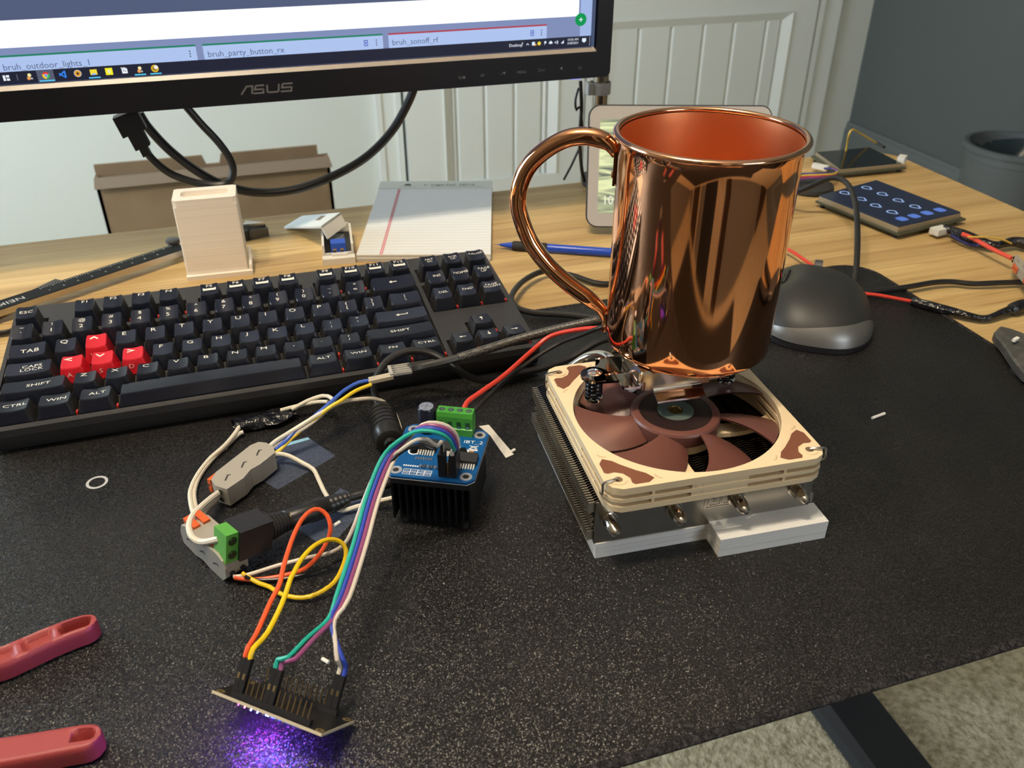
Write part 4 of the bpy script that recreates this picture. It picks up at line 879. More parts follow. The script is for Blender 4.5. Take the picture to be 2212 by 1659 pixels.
sk = MB(); text_on(sk, 'IBT_2', 4.0, (17.0, 11.6, BZ+.12), X, Y, sx=1.15)
for a_ in ((15.6, 4.4, 20.6, 8.6),):
    stroke(sk, [(a_[0], a_[1]+1), (a_[2], a_[3])], .5, (0, 0, BZ+.12), X, Y); stroke(sk, [(a_[0], a_[3]), (a_[2], a_[1]+1)], .5, (0, 0, BZ+.12), X, Y); stroke(sk, rrect(16.6, 19.6, 5.2, 8.0, .4, 2), .4, (0, 0, BZ+.12), X, Y, True)
sk.add([(15.4, 4.0, BZ+.12), (20.8, 4.0, BZ+.12), (20.8, 4.9, BZ+.12), (15.4, 4.9, BZ+.12)], [(0, 1, 2, 3)])
for r_ in range(2):
    for c_ in range(4): stroke(sk, [(-15.0+c_*3.9, -22.0+r_*2.4), (-11.3+c_*3.9, -22.0+r_*2.4), (-11.3+c_*3.9, -19.8+r_*2.4), (-15.0+c_*3.9, -19.8+r_*2.4)], .25, (0, 0, BZ+.12), X, Y, True)
for r_, row in enumerate((('VCC', 'R_IS', 'R_EN', 'RPWM'), ('GND', 'L_IS', 'L_EN', 'LPWM'))):
    for c_, t in enumerate(row): text_on(sk, t, 1.25, (-13.15+c_*3.9, -18.5-r_*2.4, BZ+.12), X, Y)
stroke(sk, [(9, 7), (10.6, 7), (10.6, 4.5)], .4, (0, 0, BZ+.12), X, Y); text_on(sk, 'M+ M-', 1.8, (-20.2, 5.5, BZ+.12), Y, -X)
for k in range(8): sk.add([(-16.4+k*1.25, -15.2, BZ+.12), (-15.6+k*1.25, -15.2, BZ+.12), (-15.3+k*1.25, -14.0, BZ+.12), (-16.1+k*1.25, -14.0, BZ+.12)], [(0, 1, 2, 3)])
sk.build('silkscreen', SILK, bt, local=True, smooth_=False)
hdz = BZ+14.2
for cx_, cy_ in ((6.6, -20), (6.6, -17.4), (12.6, -20), (12.6, -17.4), (12.6, -14.8), (12.6, -12.2)):
    MB().box(cx_-1.9, cx_+1.9, cy_-1.25, cy_+1.25, BZ+.4, hdz).build('header_plug', BLACKP, bt, local=True)
for cy_ in (-20, -17.4, -14.8, -12.2): MB().box(9.3, 9.9, cy_-.3, cy_+.3, BZ, BZ+9).build('header_pin', GOLDPIN, bt, local=True)
MB().box(5, 14, -21.6, -10.8, BZ, BZ+1.2).build('header_base', BLACKP, bt, local=True)
# ================================================================== microcontroller board, pins up, tipped on its far edge
FLp, FRp = P(457.7, 1492.9, 22), P(695.6, 1587.8, 22); BRp = P(749.8, 1552.0, 4)
e1 = (FRp-FLp).normalized(); g1 = (BRp-FRp); g1 = (g1-e1*g1.dot(e1)).normalized(); n1 = e1.cross(g1).normalized()
eL = 54.0; eW = 27.6
esp = empty('microcontroller_board', (FLp+FRp)/2*0.5+((FLp+FRp)/2+g1*eW)*0.5-Z*(((FLp+FRp)/2+g1*eW/2).z)); tag(esp, 'black microcontroller board with upright pins tipped up over glowing blue light', 'circuit board')
def EP(u, v, h): return FLp+e1*u+g1*v+n1*h
def ebox(mb, u0, u1, v0, v1, h0, h1): return mb.bbox(EP((u0+u1)/2, (v0+v1)/2, (h0+h1)/2), e1, g1, n1, (u1-u0)/2, (v1-v0)/2, (h1-h0)/2)
PCBK = mat('pcb_black', (0.008, 0.008, 0.009), 0.35)
ebox(MB(), 0.3, eL-.3, 0.3, eW, -0.5, 0.5).build('board', PCBK, esp)
mb = MB(); ebox(mb, 0, eL, 0, .35, -.75, .45); ebox(mb, eL-.35, eL, 0, eW, -.75, .45); mb.build('board_edge', mat('pcb_edge_cream', (0.52, 0.45, 0.32), 0.5), esp)
for u, v in ((2.6, 2.4), (eL-2.6, 2.4), (2.6, eW-2.4), (eL-2.6, eW-2.4)): MB().lathe([(.9, .45), (1.9, .45), (1.9, .6), (.9, .6)], EP(u, v, 0), 16, ax=n1, close=True).build('hole_ring', mat('ring_gold', (0.50, 0.38, 0.16), 0.35, 0.8), esp)
for v in (3.0, eW-2.6):
    ebox(MB(), 8, 46.6, v-1.25, v+1.25, .5, 2.9).build('pin_strip', BLACKP, esp)
    for k in range(15): ebox(MB(), 9.1-.32+k*2.54, 9.1+.32+k*2.54, v-.32, v+.32, 2.9, 9.2).build('pin', mat('pin_dark_gold', (0.30, 0.22, 0.13), 0.3, 0.9), esp)
for k in range(8): ebox(MB(), 12+k*3.2, 12.7+k*3.2, 1.6, 2.4, -2.2, -.5).build('solder_joint', SILVERP, esp)
ebox(MB(), 24, 42, 6, 21, -3.4, -.6).build('radio_module', mat('module_can', (0.30, 0.29, 0.27), 0.35, 0.9), esp)
ebox(MB(), 0.5, 7, 9.5, 17.5, -3.2, -.6).build('usb_socket', SILVERP, esp)
ebox(MB(), 19.5, 21.1, 4.0, 5.0, -1.2, -.55).build('blue_led', em('led_blue_hot', (0.03, 0.06, 1.0), 60.0), esp); ebox(MB(), 17.0, 18.2, 8.0, 9.0, -1.2, -.55).build('red_led', em('led_red_hot', (1.0, 0.02, 0.05), 40.0), esp)
q = EP(22, 4.0, -3.2); l = lamp('POINT', 'led_light_blue', q, 0.16, (0.05, 0.09, 1.0), 0.0015)
q = EP(13, 8.0, -3.0); l = lamp('POINT', 'led_light_violet', q, 0.03, (0.10, 0.02, 1.0), 0.0015)
q = EP(18, 6.0, -2.2); l = lamp('POINT', 'led_light_red', q, 0.035, (1.0, 0.01, 0.14), 0.0015)
def dupont(u, v, lean, group):
    a = EP(u, v, 3.0); tip = (n1+lean).normalized(); s1 = e1; s2 = tip.cross(s1).normalized()
    MB().bbox(a+tip*7.0, s1, s2, tip, 1.22, 1.22, 7.0).build('jumper_plug', BLACKP, esp)
    MB().bbox(a+tip*6.4-s2*1.0, s1, s2, tip, .55, .35, 1.2).build('jumper_contact', GOLDPIN, esp)
    return a+tip*14.0
ends = {}
ends['orange'] = dupont(9.1, 3.0, e1*.0, 0); ends['yellow'] = dupont(11.64, 3.0, e1*.0, 0)
ends['teal'] = dupont(24.34, 3.0, e1*.0, 0); ends['purple'] = dupont(26.88, 3.0, e1*.0, 0)
ends['white'] = dupont(42.1, eW-2.6, e1*.0, 0); ends['blue'] = dupont(44.64, eW-2.6, e1*.0, 0)
# ================================================================== jumper wires
def bw_(lx, ly, z): c_, s_ = math.cos(ba), math.sin(ba); return Vector((249.3+lx*c_-ly*s_, -147.6+lx*s_+ly*c_, z))
CW = {'teal': ((0.012, 0.36, 0.27), 'teal'), 'blue': ((0.025, 0.06, 0.42), 'blue'), 'purple': ((0.26, 0.06, 0.17), 'purple'), 'white': ((0.62, 0.55, 0.46), 'greyish white'), 'orange': ((0.78, 0.10, 0.025), 'orange'), 'yellow': ((0.86, 0.55, 0.006), 'yellow')}
def cm(k): return mat('jumper_'+k, CW[k][0], 0.42)
rib = [(986, 968, 58), (979, 946, 66), (962, 930, 72), (935, 922, 75), (905, 925, 73), (872, 950, 68), (838, 992, 60), (805, 1075, 50), (776, 1180, 42), (740, 1290, 36), (716, 1338, 33)]
JR = 1.05
tails = {'teal': [(664, 1378, 36), (622, 1420, 39)], 'purple': [(676, 1382, 36), (636, 1425, 39)], 'blue': [(726, 1385, 30), (741, 1425, 26)], 'white': [(725, 1390, 30), (728, 1425, 26)]}
plug = {'white': bw_(12.6, -20, hdz), 'purple': bw_(12.6, -17.4, hdz), 'blue': bw_(12.6, -14.8, hdz), 'teal': bw_(12.6, -12.2, hdz)}
rc = empty('ribbon_cable', bw_(-14, -30, 0)); tag(rc, 'flat ribbon cable of teal, blue, purple and white strands from driver board to pins', 'ribbon cable')
for k, i in (('teal', 0), ('blue', 1), ('purple', 2), ('white', 3)):
    pts = [plug[k]-Z, plug[k]+Z*3]
    for n_, (x, y, z) in enumerate(rib): 
        t = n_/(len(rib)-1); pts.append(P(x+(i-1.5)*[3, 4, 4, 4, 5, 8, 9, 9, 9, 9, 4][n_], y+(i-1.5)*[-3, -5, -6, -6, -5, -2, 1, 1.5, 1.5, 1.5, 1.5][n_], z-(i-1.5)*0.3))
    pts += [P(x, y, z) for x, y, z in tails[k]]+[ends[k]+n1*3.5, ends[k]-n1*1]
    st_ = wire('strand', pts, JR, cm(k), '', parent=rc); st_['label'] = CW[k][1]+' strand'
def c1(x, y, z): return P(370+x/2.836, 780+y/2.836, z)
wire('orange_wire', [c1(385, 1325, 5), c1(470, 1338, 3), c1(560, 1335, 2), c1(700, 1310, 3), c1(820, 1270, 6), c1(910, 1180, 14), c1(965, 1080, 22), c1(975, 1010, 28), c1(955, 945, 32), c1(905, 908, 35), c1(855, 918, 36), c1(800, 970, 36), c1(745, 1080, 36), c1(690, 1250, 35), P(604, 1262, 34), P(585, 1299, 33), P(552, 1373, 34), ends['orange']+n1*4, ends['orange']-n1], 1.15, cm('orange'), 'orange jumper wire arching in a tall loop to the pins', 'wire')
wire('yellow_wire', [c1(432, 1298, 6), c1(480, 1330, 4), c1(540, 1362, 3), c1(600, 1382, 3), c1(680, 1430, 3), c1(800, 1450, 3), c1(900, 1422, 4), c1(1000, 1352, 8), c1(1058, 1240, 15), c1(1070, 1155, 21), c1(1030, 1103, 26), c1(960, 1093, 30), c1(880, 1128, 32), c1(800, 1210, 33), c1(738, 1320, 34), P(626, 1255, 34), P(609, 1304, 33), P(577, 1368, 34), ends['yellow']+n1*4, ends['yellow']-n1], 1.15, cm('yellow'), 'yellow jumper wire curling in a round loop to the pins', 'wire')
WJ = mat('jumper_white', CW['white'][0], 0.42)
wire('white_wire', [c1(380, 1320, 5), c1(470, 1308, 5), c1(650, 1252, 6), c1(850, 1200, 8), c1(970, 1175, 12), c1(1060, 1120, 20), c1(1115, 1020, 27), c1(1172, 870, 37), c1(1250, 690, 50), c1(1350, 590, 60), c1(1440, 520, 67), c1(1500, 483, 70), c1(1570, 478, 68), c1(1625, 520, 62), bw_(6.6, -17.4, hdz+6), bw_(6.6, -17.4, hdz-1)], 1.0, WJ, 'white jumper wire rising beside the ribbon to the board header', 'wire')
wire('black_wire', [c1(450, 1318, 6), c1(520, 1340, 3), c1(700, 1332, 2), c1(850, 1292, 3), c1(1000, 1232, 5), c1(1070, 1190, 9), c1(1150, 1050, 24), c1(1210, 880, 38), c1(1290, 700, 52), c1(1380, 580, 62), c1(1470, 525, 65), c1(1540, 512, 65), c1(1600, 540, 62), bw_(6.6, -20, hdz+6), bw_(6.6, -20, hdz-1)], 0.9, BLACKW, 'thin black jumper wire trailing from lower lever connector to driver board', 'wire')
# ================================================================== lever connectors
NUT = mat('connector_grey', (0.34, 0.31, 0.26), 0.45); ORG = mat('lever_orange', (0.66, 0.11, 0.02), 0.4)
def lever_nut(name, label, o, ax, ay, az, thick, group='grey lever connectors'):
    """profile in the ax/ay plane, thickness along az"""
    ax, ay, az = Vector(ax).normalized(), Vector(ay).normalized(), Vector(az).normalized(); o = Vector(o)
    t = empty(name, (o.x, o.y, 0 if o.z < 40 and o.x < 700 else DT)); tag(t, label, 'connector', group)
    prof = [(-1, -7.0), (11, -8.4), (18.7, -6.7), (25.2, -8.2), (38, -8.4), (42.4, -4), (43.6, 3), (42.2, 7.5), (37.5, 9.6), (8, 9.6), (1.5, 7), (-1.5, 1)]
    b = MB(); b.xprism(prof, o, ax, ay, az, thick); bo = b.build('housing', NUT, t, smooth_=False)
    ps = MB()
    for s in (7, 20.5, 33.5):
        sl = MB(); stroke(sl, [(s-2.6, -.8), (s+2.2, 1.6)], 1.0, o+az*(thick+.08), ax, ay); stroke(sl, [(s+1.8, 1.6), (s+3.2, .4)], .8, o+az*(thick+.08), ax, ay)
        sl.build('test_slot', mat('slot_dark', (0.035, 0.03, 0.025), 0.7), bo, smooth_=False)
    lv = []
    for s0, s1 in ((1, 14), (27, 41)):
        for kk in range(2):
            h0 = thick*(0.12+0.44*kk); MB().bbox(o+ax*((s0+s1)/2)+ay*9.9+az*(h0+thick*.16), ax, ay, az, (s1-s0)/2-1, 1.2, thick*.15).build('lever', ORG, t)
    for s, sg in ((-1.6, -1), (43.4, 1)):
        for kk in range(2): MB().lathe([(0.1, 0), (1.5, 0), (1.5, .3), (0.1, .3)], o+ax*s+ay*(-2.2)+az*(thick*(.27+.46*kk)), 12, ax=ax*sg).build('wire_hole', BLACKM, t)
    return t
lever_nut('lever_connector', 'grey three-slot lever connector lying on its side beside the taped splice', (129.6, -110.6, 2.5), (0.702, 0.712, 0), (-0.712, 0.702, 0), Z, 12.0)
for dx, dy in ((0, 0), (2.6, -1.2)): pass
A2, B2 = P(*( (380+90/5.53), 1050+690/5.53), 0), P(380+610/5.53, 1050+1170/5.53, 0)
d2 = (B2-A2).normalized(); s2_ = Z.cross(d2).normalized()
lever_nut('lever_connector', 'grey lever connector with orange levers up, below the green screw terminal', A2+s2_*13.0+Z*8.4+d2*2, d2, Z, -s2_, 13.0)
lo = P(2183, 590, DT)
lever_nut('lever_connector', 'grey lever connector with orange tab at the right edge of the desk', P(2188, 572, 8), (P(2212, 600, 8)-P(2188, 572, 8)), (P(2180, 585, 2)-P(2195, 560, 2)), Z, 7.0)
# ================================================================== white power wires and taped splice
WR = 1.35
wire('white_power_wire', [c1(425, 385, 6), c1(400, 430, 5), c1(330, 515, 4), c1(240, 595, 3), c1(165, 690, 3), c1(118, 790, 4), c1(122, 880, 6), c1(145, 960, 10), c1(160, 1030, 13), c1(175, 1060, 13)], WR, WWIRE, 'upper of two white wires curving left from the taped splice to the connector', 'wire')
wire('white_power_wire', [c1(440, 435, 3), c1(410, 448, 3), c1(345, 512, 2), c1(250, 600, 2), c1(175, 700, 2), c1(140, 800, 3), c1(150, 900, 5), c1(165, 980, 9), c1(190, 1050, 12)], WR, WWIRE, 'lower of two white wires leaving the left end of the taped splice', 'wire')
wire('white_power_wire', [c1(300, 800, 9), c1(250, 835, 13), c1(180, 895, 17), c1(125, 955, 19), c1(108, 1020, 19), c1(130, 1080, 18), c1(180, 1107, 17), c1(235, 1103, 21), c1(292, 1088, 25)], 1.7, WWIRE, 'thick white wire bending round into the top of the green terminal', 'wire')
wire('white_power_wire', [c1(290, 830, 6), c1(240, 880, 9), c1(190, 935, 13), c1(160, 990, 15), c1(155, 1040, 14), c1(180, 1090, 15), c1(230, 1122, 16), c1(297, 1128, 18)], 1.7, WWIRE, 'thick white wire bending into the lower port of the green terminal', 'wire')
wire('white_power_wire', [c1(615, 575, 8), c1(660, 568, 8), c1(720, 580, 7), c1(800, 622, 5), c1(868, 662, 3), c1(900, 720, 2.5), c1(935, 795, 2.5), c1(970, 850, 2.5), c1(1010, 900, 2.5), c1(1055, 915, 3), c1(1130, 893, 4), c1(1270, 858, 6), c1(1380, 832, 9), c1(1430, 815, 11)], WR, WWIRE, 'white wire passing under the barrel plug toward the driver heatsink', 'wire')
wire('bare_wire_end', [c1(1425, 816, 11), c1(1480, 795, 13), c1(1555, 762, 17)], 0.7, mat('tinned_dark', (0.08, 0.08, 0.08), 0.35, 0.6), 'dark stripped wire end poking at the driver heatsink', 'wire')
wire('white_power_wire', [c1(605, 520, 10), c1(640, 490, 12), c1(720, 440, 16), c1(830, 372, 20), c1(940, 305, 22), c1(1040, 252, 22), c1(1150, 234, 20), c1(1230, 230, 16), c1(1300, 250, 10), c1(1355, 300, 5), c1(1385, 360, 3), c1(1402, 420, 3), c1(1392, 490, 3), c1(1375, 530, 3)], WR, WWIRE, 'white wire arching over to pass right of the ferrite choke', 'wire')
wire('white_power_wire', [c1(620, 535, 8), c1(660, 505, 10), c1(740, 455, 14), c1(850, 385, 18), c1(930, 320, 20), c1(985, 262, 19), c1(978, 225, 17), c1(930, 213, 15), c1(840, 242, 12), c1(738, 296, 8)], WR, WWIRE, 'white wire doubling back in a hairpin to the taped splice', 'wire')
wire('white_power_wire', [c1(960, 250, 14), c1(900, 250, 12), c1(800, 268, 9), c1(720, 288, 7), c1(670, 302, 6)], WR, WWIRE, 'short white wire lying under the hairpin at the splice', 'wire')
BLW = mat('fan_lead_blue', (0.03, 0.10, 0.50), 0.4); YEW = mat('fan_lead_yellow', (0.85, 0.58, 0.02), 0.4)
wire('blue_wire', [c1(1225, 118, 27), c1(1150, 130, 27), c1(1060, 180, 26), c1(980, 250, 24), c1(880, 335, 21), c1(760, 430, 16), c1(690, 500, 12), c1(635, 548, 8)], 1.2, BLW, 'blue wire between the four-pin fan plug and grey connector', 'wire')
wire('yellow_wire', [c1(1225, 144, 26), c1(1130, 182, 26), c1(1040, 242, 25), c1(960, 290, 23), c1(860, 370, 19), c1(740, 470, 13), c1(670, 540, 9), c1(628, 572, 7)], 1.2, YEW, 'yellow wire from the four-pin fan plug to grey connector', 'wire')
TAPE = mat('electrical_tape', (0.008, 0.008, 0.010), 0.2, bump=(160, 3, 0.9, 0.004))
tp = MB()
def tpf(i, j):
    t = i/16; a = 2*math.pi*j/12; q = P(505+130*t, 918-30*t, 4.5); w_ = (4.6+2.2*math.sin(t*2.6+.3))*(0.75 if t > .9 or t < .05 else 1)
    wob = 1+.16*math.sin(7*t+3*a)+.08*math.sin(13*t-2*a)
    return (q.x-0.35*w_*math.cos(a)*wob, q.y+w_*math.cos(a)*wob*1.15, max(0.0, 4.0+3.8*math.sin(a)*wob*(1-.5*t)))
tp.grid(tpf, 17, 13); tag(tp.build('taped_splice', TAPE, angle=50), 'black electrical tape wrapped round a wire splice before the keyboard', 'tape')
# four-pin plug with sleeved cable
fpz = 29
a, b = P(800, 822, fpz-2), P(846, 812, fpz); ax = (b-a).normalized(); sd_ = Z.cross(ax).normalized(); up_ = ax.cross(sd_)
fc = empty('fan_cable', P(880, 805, 27)); tag(fc, 'braided sleeved fan cable with black four-pin socket crossing the keyboard', 'cable')
c_, d_ = P(840, 803, fpz+1), P(887, 796, fpz+1); ax2 = (d_-c_).normalized(); sd2 = Z.cross(ax2).normalized(); up2 = ax2.cross(sd2)
mid = (c_+d_)/2
MB().bbox(mid-up2*1.6, ax2, sd2, up2, (d_-c_).length/2, 5.6, 1.0).build('socket_shell', BLACKP, fc)
for k in range(4): MB().bbox(mid+sd2*(k*2.6-3.9)+ax2*2.0, ax2, sd2, up2, (d_-c_).length/2-2.2, .95, .7).build('socket_contact', mat('contact_bright', (0.80, 0.78, 0.72), 0.22, 1.0), fc)
for k in range(5): MB().bbox(mid+sd2*(k*2.6-5.2), ax2, sd2, up2, (d_-c_).length/2, .35, 1.3).build('socket_rib', mat('socket_grey', (0.40, 0.38, 0.34), 0.4), fc)
MB().bbox(mid-ax2*((d_-c_).length/2-1), ax2, sd2, up2, 1.0, 5.6, 1.5).build('socket_lip', mat('socket_grey', (0, 0, 0)), fc)
BRAID = bpy.data.materials.new('braided_sleeve'); BRAID.use_nodes = True
def braid():
    nt = BRAID.node_tree; b_ = nt.nodes['Principled BSDF']; N = nt.nodes.new; L = nt.links.new
    tc = N('ShaderNodeTexCoord'); ck = N('ShaderNodeTexChecker'); ck.inputs['Scale'].default_value = 900
    mp_ = N('ShaderNodeMapping'); mp_.inputs['Rotation'].default_value = (0.4, 0.3, 0.5); L(tc.outputs['Object'], mp_.inputs['Vector']); L(mp_.outputs['Vector'], ck.inputs['Vector'])
    ck.inputs['Color1'].default_value = (0.012, 0.012, 0.011, 1); ck.inputs['Color2'].default_value = (0.11, 0.10, 0.085, 1)
    L(ck.outputs['Color'], b_.inputs['Base Color']); b_.inputs['Roughness'].default_value = 0.45
braid()
wire('shrink_sleeve', [d_-ax2*1, P(903, 794, fpz), P(930, 788, fpz+1), P(965, 780, fpz+2), P(1000, 770, fpz+3)], 2.3, mat('heat_shrink', (0.035, 0.032, 0.028), 0.4), '', parent=fc, rfun=lambda t: 1.7-1.9*t if t < .25 else 1.2)
wire('braided_sleeve', [P(990, 773, fpz+3), P(1040, 758, fpz+5), P(1100, 739, fpz+8), P(1160, 722, fpz+12), P(1230, 705, fpz+18), P(1300, 690, fpz+22), P(1350, 676, fpz+20), P(1420, 665, fpz+6)], 3.1, BRAID, '', parent=fc, seg=14)
jp = empty('jumper_plug_pair', P(820, 820, 26)); tag(jp, 'pale two-way jumper plug joining blue and yellow wires to the fan socket', 'plug')
for k in (-1, 1): MB().bbox((a+b)/2+sd_*k*1.35, ax, sd_, up_, (b-a).length/2+1, 1.3, 1.2).build('plug_housing', mat('plug_tan', (0.46, 0.39, 0.28), 0.45), jp)
# red / black pair to the driver terminals
tt = bw_(7.6, 26, BZ+6); tt2 = bw_(12.7, 26, BZ+6)
tl_ = empty('twin_lead', P(1150, 770, 30)); tag(tl_, 'red and black wire pair from the green terminals up behind the mug', 'wire')
wire('red_strand', [bw_(7.6, 24.5, BZ+6), bw_(7.6, 28, BZ+8), P(1010, 868, 44), P(1040, 846, 42), P(1090, 810, 38), P(1150, 757, 38), P(1190, 726, 44), P(1250, 712, 52), P(1305, 710, 56), P(1345, 725, 52)], 1.5, RED, '', parent=tl_)
wire('black_strand', [bw_(12.7, 24.5, BZ+6), bw_(12.7, 28, BZ+7), P(1042, 868, 40), P(1080, 833, 34), P(1130, 791, 34), P(1200, 746, 42), P(1260, 722, 52), P(1305, 705, 58), P(1350, 700, 52)], 1.4, BLACKW, '', parent=tl_)
# ================================================================== power lead with ferrite choke and barrel plug
dc = empty('power_lead', (231, -72, 0)); tag(dc, 'black power lead with ferrite choke and ribbed barrel plug', 'cable')
fa, fb = P(822, 886, 9), P(843, 957, 9); fx = (fb-fa).normalized(); FLn = (fb-fa).length
prf = [(3.0, -1), (6.4, 0), (8.8, 3.5)]
for k in range(5):
    h = FLn*(.22+.11*k); prf += [(9.2, h-1.5), (9.2, h-.5), (8.6, h-.3), (8.6, h+.3), (9.2, h+.5)]
prf += [(9.2, FLn*.80), (8.6, FLn*.84), (8.4, FLn*.97), (6.8, FLn*1.0), (4.2, FLn+.4), (4.0, FLn+4)]
MB().lathe(prf, fa+Z*0.3, 26, ax=fx).build('ferrite_choke', mat('choke_black', (0.016, 0.015, 0.014), 0.3), dc, angle=50)
wire('lead', [fa+fx*2, fa-fx*5, P(808, 842, 16), P(816, 808, 27), P(842, 775, 33), P(885, 758, 36), P(930, 763, 34), P(975, 788, 28), P(1010, 812, 16), P(1055, 822, 8), P(1115, 808, 5), P(1180, 793, 5), P(1235, 772, 8), P(1290, 740, 16), P(1340, 725, 18)], 2.5, BLACKW, '', parent=dc, seg=10)
ja, jb = P(380+690/5.53, 1050+650/5.53, 21), P(380+1340/5.53, 1050+405/5.53, 14)
jx = (jb-ja).normalized()
pe = P(380+2050/5.53, 1050+145/5.53, 7); pl_l = (pe-jb).length
wire('lead', [fb+fx*3, P(850, 985, 7), P(858, 1015, 5), P(850, 1040, 5), P(818, 1052, 6), P(785, 1066, 7), pe+jx*2, pe-jx*2], 2.5, BLACKW, '', parent=dc, seg=10)
prf = [(5.2, 0), (5.6, .4), (5.6, 12), (6.2, 14), (6.2, 20), (5.4, 22.5)]
rest = pl_l-22.5
for k in range(5):
    h = 22.5+rest*(k/5); prf += [(5.4-.35*k, h+.3), (5.4-.35*k, h+rest*.13), (4.5-.35*k, h+rest*.14), (4.5-.35*k, h+rest*.18)]
prf += [(3.4, pl_l), (2.6, pl_l+.5)]
MB().lathe(prf, jb, 22, ax=(pe-jb).normalized()).build('barrel_plug', mat('plug_black', (0.014, 0.013, 0.013), 0.34), dc, angle=45)
ad = empty('barrel_adapter', (ja.x, ja.y, 0)); tag(ad, 'black barrel jack adapter with green two-screw terminal', 'adapter')
js = Z.cross(jx).normalized(); ju = jx.cross(js)
MB().bbox(ja+jx*8.5+ju*0.3, jx, js, ju, 9.5, 7.6, 8.6).build('body', mat('adapter_black', (0.018, 0.017, 0.018), 0.42), ad)
prf = []
for k in range(6): prf += [(7.6-.35*k, 17.5+k*2.2), (7.6-.35*k, 18.9+k*2.2), (6.7-.35*k, 19.0+k*2.2), (6.7-.35*k, 19.6+k*2.2)]
prf += [(5.7, 31), (5.7, (jb-ja).length-1.2), (5.2, (jb-ja).length-1.1)]
MB().lathe(prf, ja, 22, ax=jx).build('grip', mat('adapter_black', (0, 0, 0)), ad, angle=45)
MB().lathe([(4.6, 0), (4.6, 1.6)], jb-jx*1.3, 20, ax=jx).build('metal_collar', GOLDPIN, ad)
gt = MB().bbox(ja-jx*4.2+ju*.2, jx, js, ju, 3.6, 5.6, 8.4).build('screw_terminal', mat('terminal_light_green', (0.10, 0.36, 0.055), 0.4), ad)
for k in (-1, 1):
    MB().lathe([(0.1, 0), (2.5, 0), (2.5, .25), (0.1, .25)], ja-jx*4.2-js*5.55+ju*(k*4.0+.2), 16, ax=-js).build('screw_well', mat('terminal_dark', (0, 0, 0)), gt)
    MB().lathe([(0.1, 0), (1.8, 0), (1.7, .3), (0.1, .3)], ja-jx*4.2-js*5.7+ju*(k*4.0+.2), 14, ax=-js).build('terminal_screw', mat('screw_dark_green', (0.03, 0.05, 0.03), 0.35, 0.6), gt)
# ================================================================== scraps on the mat
FILM = mat('clear_film', (0.30, 0.38, 0.60), 0.05, alpha=0.10, spec=1.0)
def slab_pts(pts, th, lift=0.05): 
    b = MB(); n = len(pts); b.add([Vector((x, y, lift)) for x, y in pts]+[Vector((x, y, lift+th)) for x, y in pts], [tuple(range(n))[::-1], tuple(range(n, 2*n))]+[(i, (i+1) % n, n+(i+1) % n, n+i) for i in range(n)]); return b
f1 = [(160.5, -106.6), (150.9, -93.1), (167.2, -61.5), (183.2, -58.9), (197.4, -83.9)]
film = empty('clear_film', (172, -82, 0)); tag(film, 'clear plastic film square with pale blue edge beside the grey connector', 'film')
slab_pts(f1, 0.12).build('sheet', FILM, film, smooth_=False)
slab_pts([(162.8, -70), (167.2, -61.5), (183.2, -58.9), (184.6, -61.6), (170, -64.4)], 0.1, 0.2).build('blue_edge', mat('film_blue_edge', (0.30, 0.55, 0.72), 0.3, alpha=0.75), film, smooth_=False)
tag(slab_pts([(167.5, -143.5), (195.6, -116.4), (210.3, -134.3), (186.8, -160.6), (178.1, -160.5)], 0.12).build('clear_film', FILM, smooth_=False), 'clear plastic film scrap lying under the barrel plug', 'film')
tag(slab_pts([(290.5, -80.2), (297.1, -80.6), (302.9, -116.0), (297.0, -118.1), (294.5, -92)], 0.25).build('paper_strip', mat('strip_cream', (0.66, 0.62, 0.54), 0.55), smooth_=False), 'cream paper strip on the mat right of the driver board', 'paper')
BIT = mat('bit_white', (0.80, 0.77, 0.70), 0.5)
for (pa, pb, lab) in (((1884, 903), (1911, 893), 'tiny white plastic offcut on the bare mat right of the fan'), ((696, 1423), (710, 1431), 'tiny white wire offcut on the mat above the pin board'), ((722, 1135), (734, 1127), 'tiny white wire offcut on the clear film scrap'), ((487, 970), (494, 955), 'tiny white wire offcut beside the white wires near the keyboard'), ((1104, 976), (1112, 971), 'tiny white sliver touching the end of the paper strip')):
    a, b = P(*pa, 1.0), P(*pb, 1.0); tag(MB().cyl(a, b, 0.95, seg=10).build('plastic_offcut', BIT), lab, 'offcut')
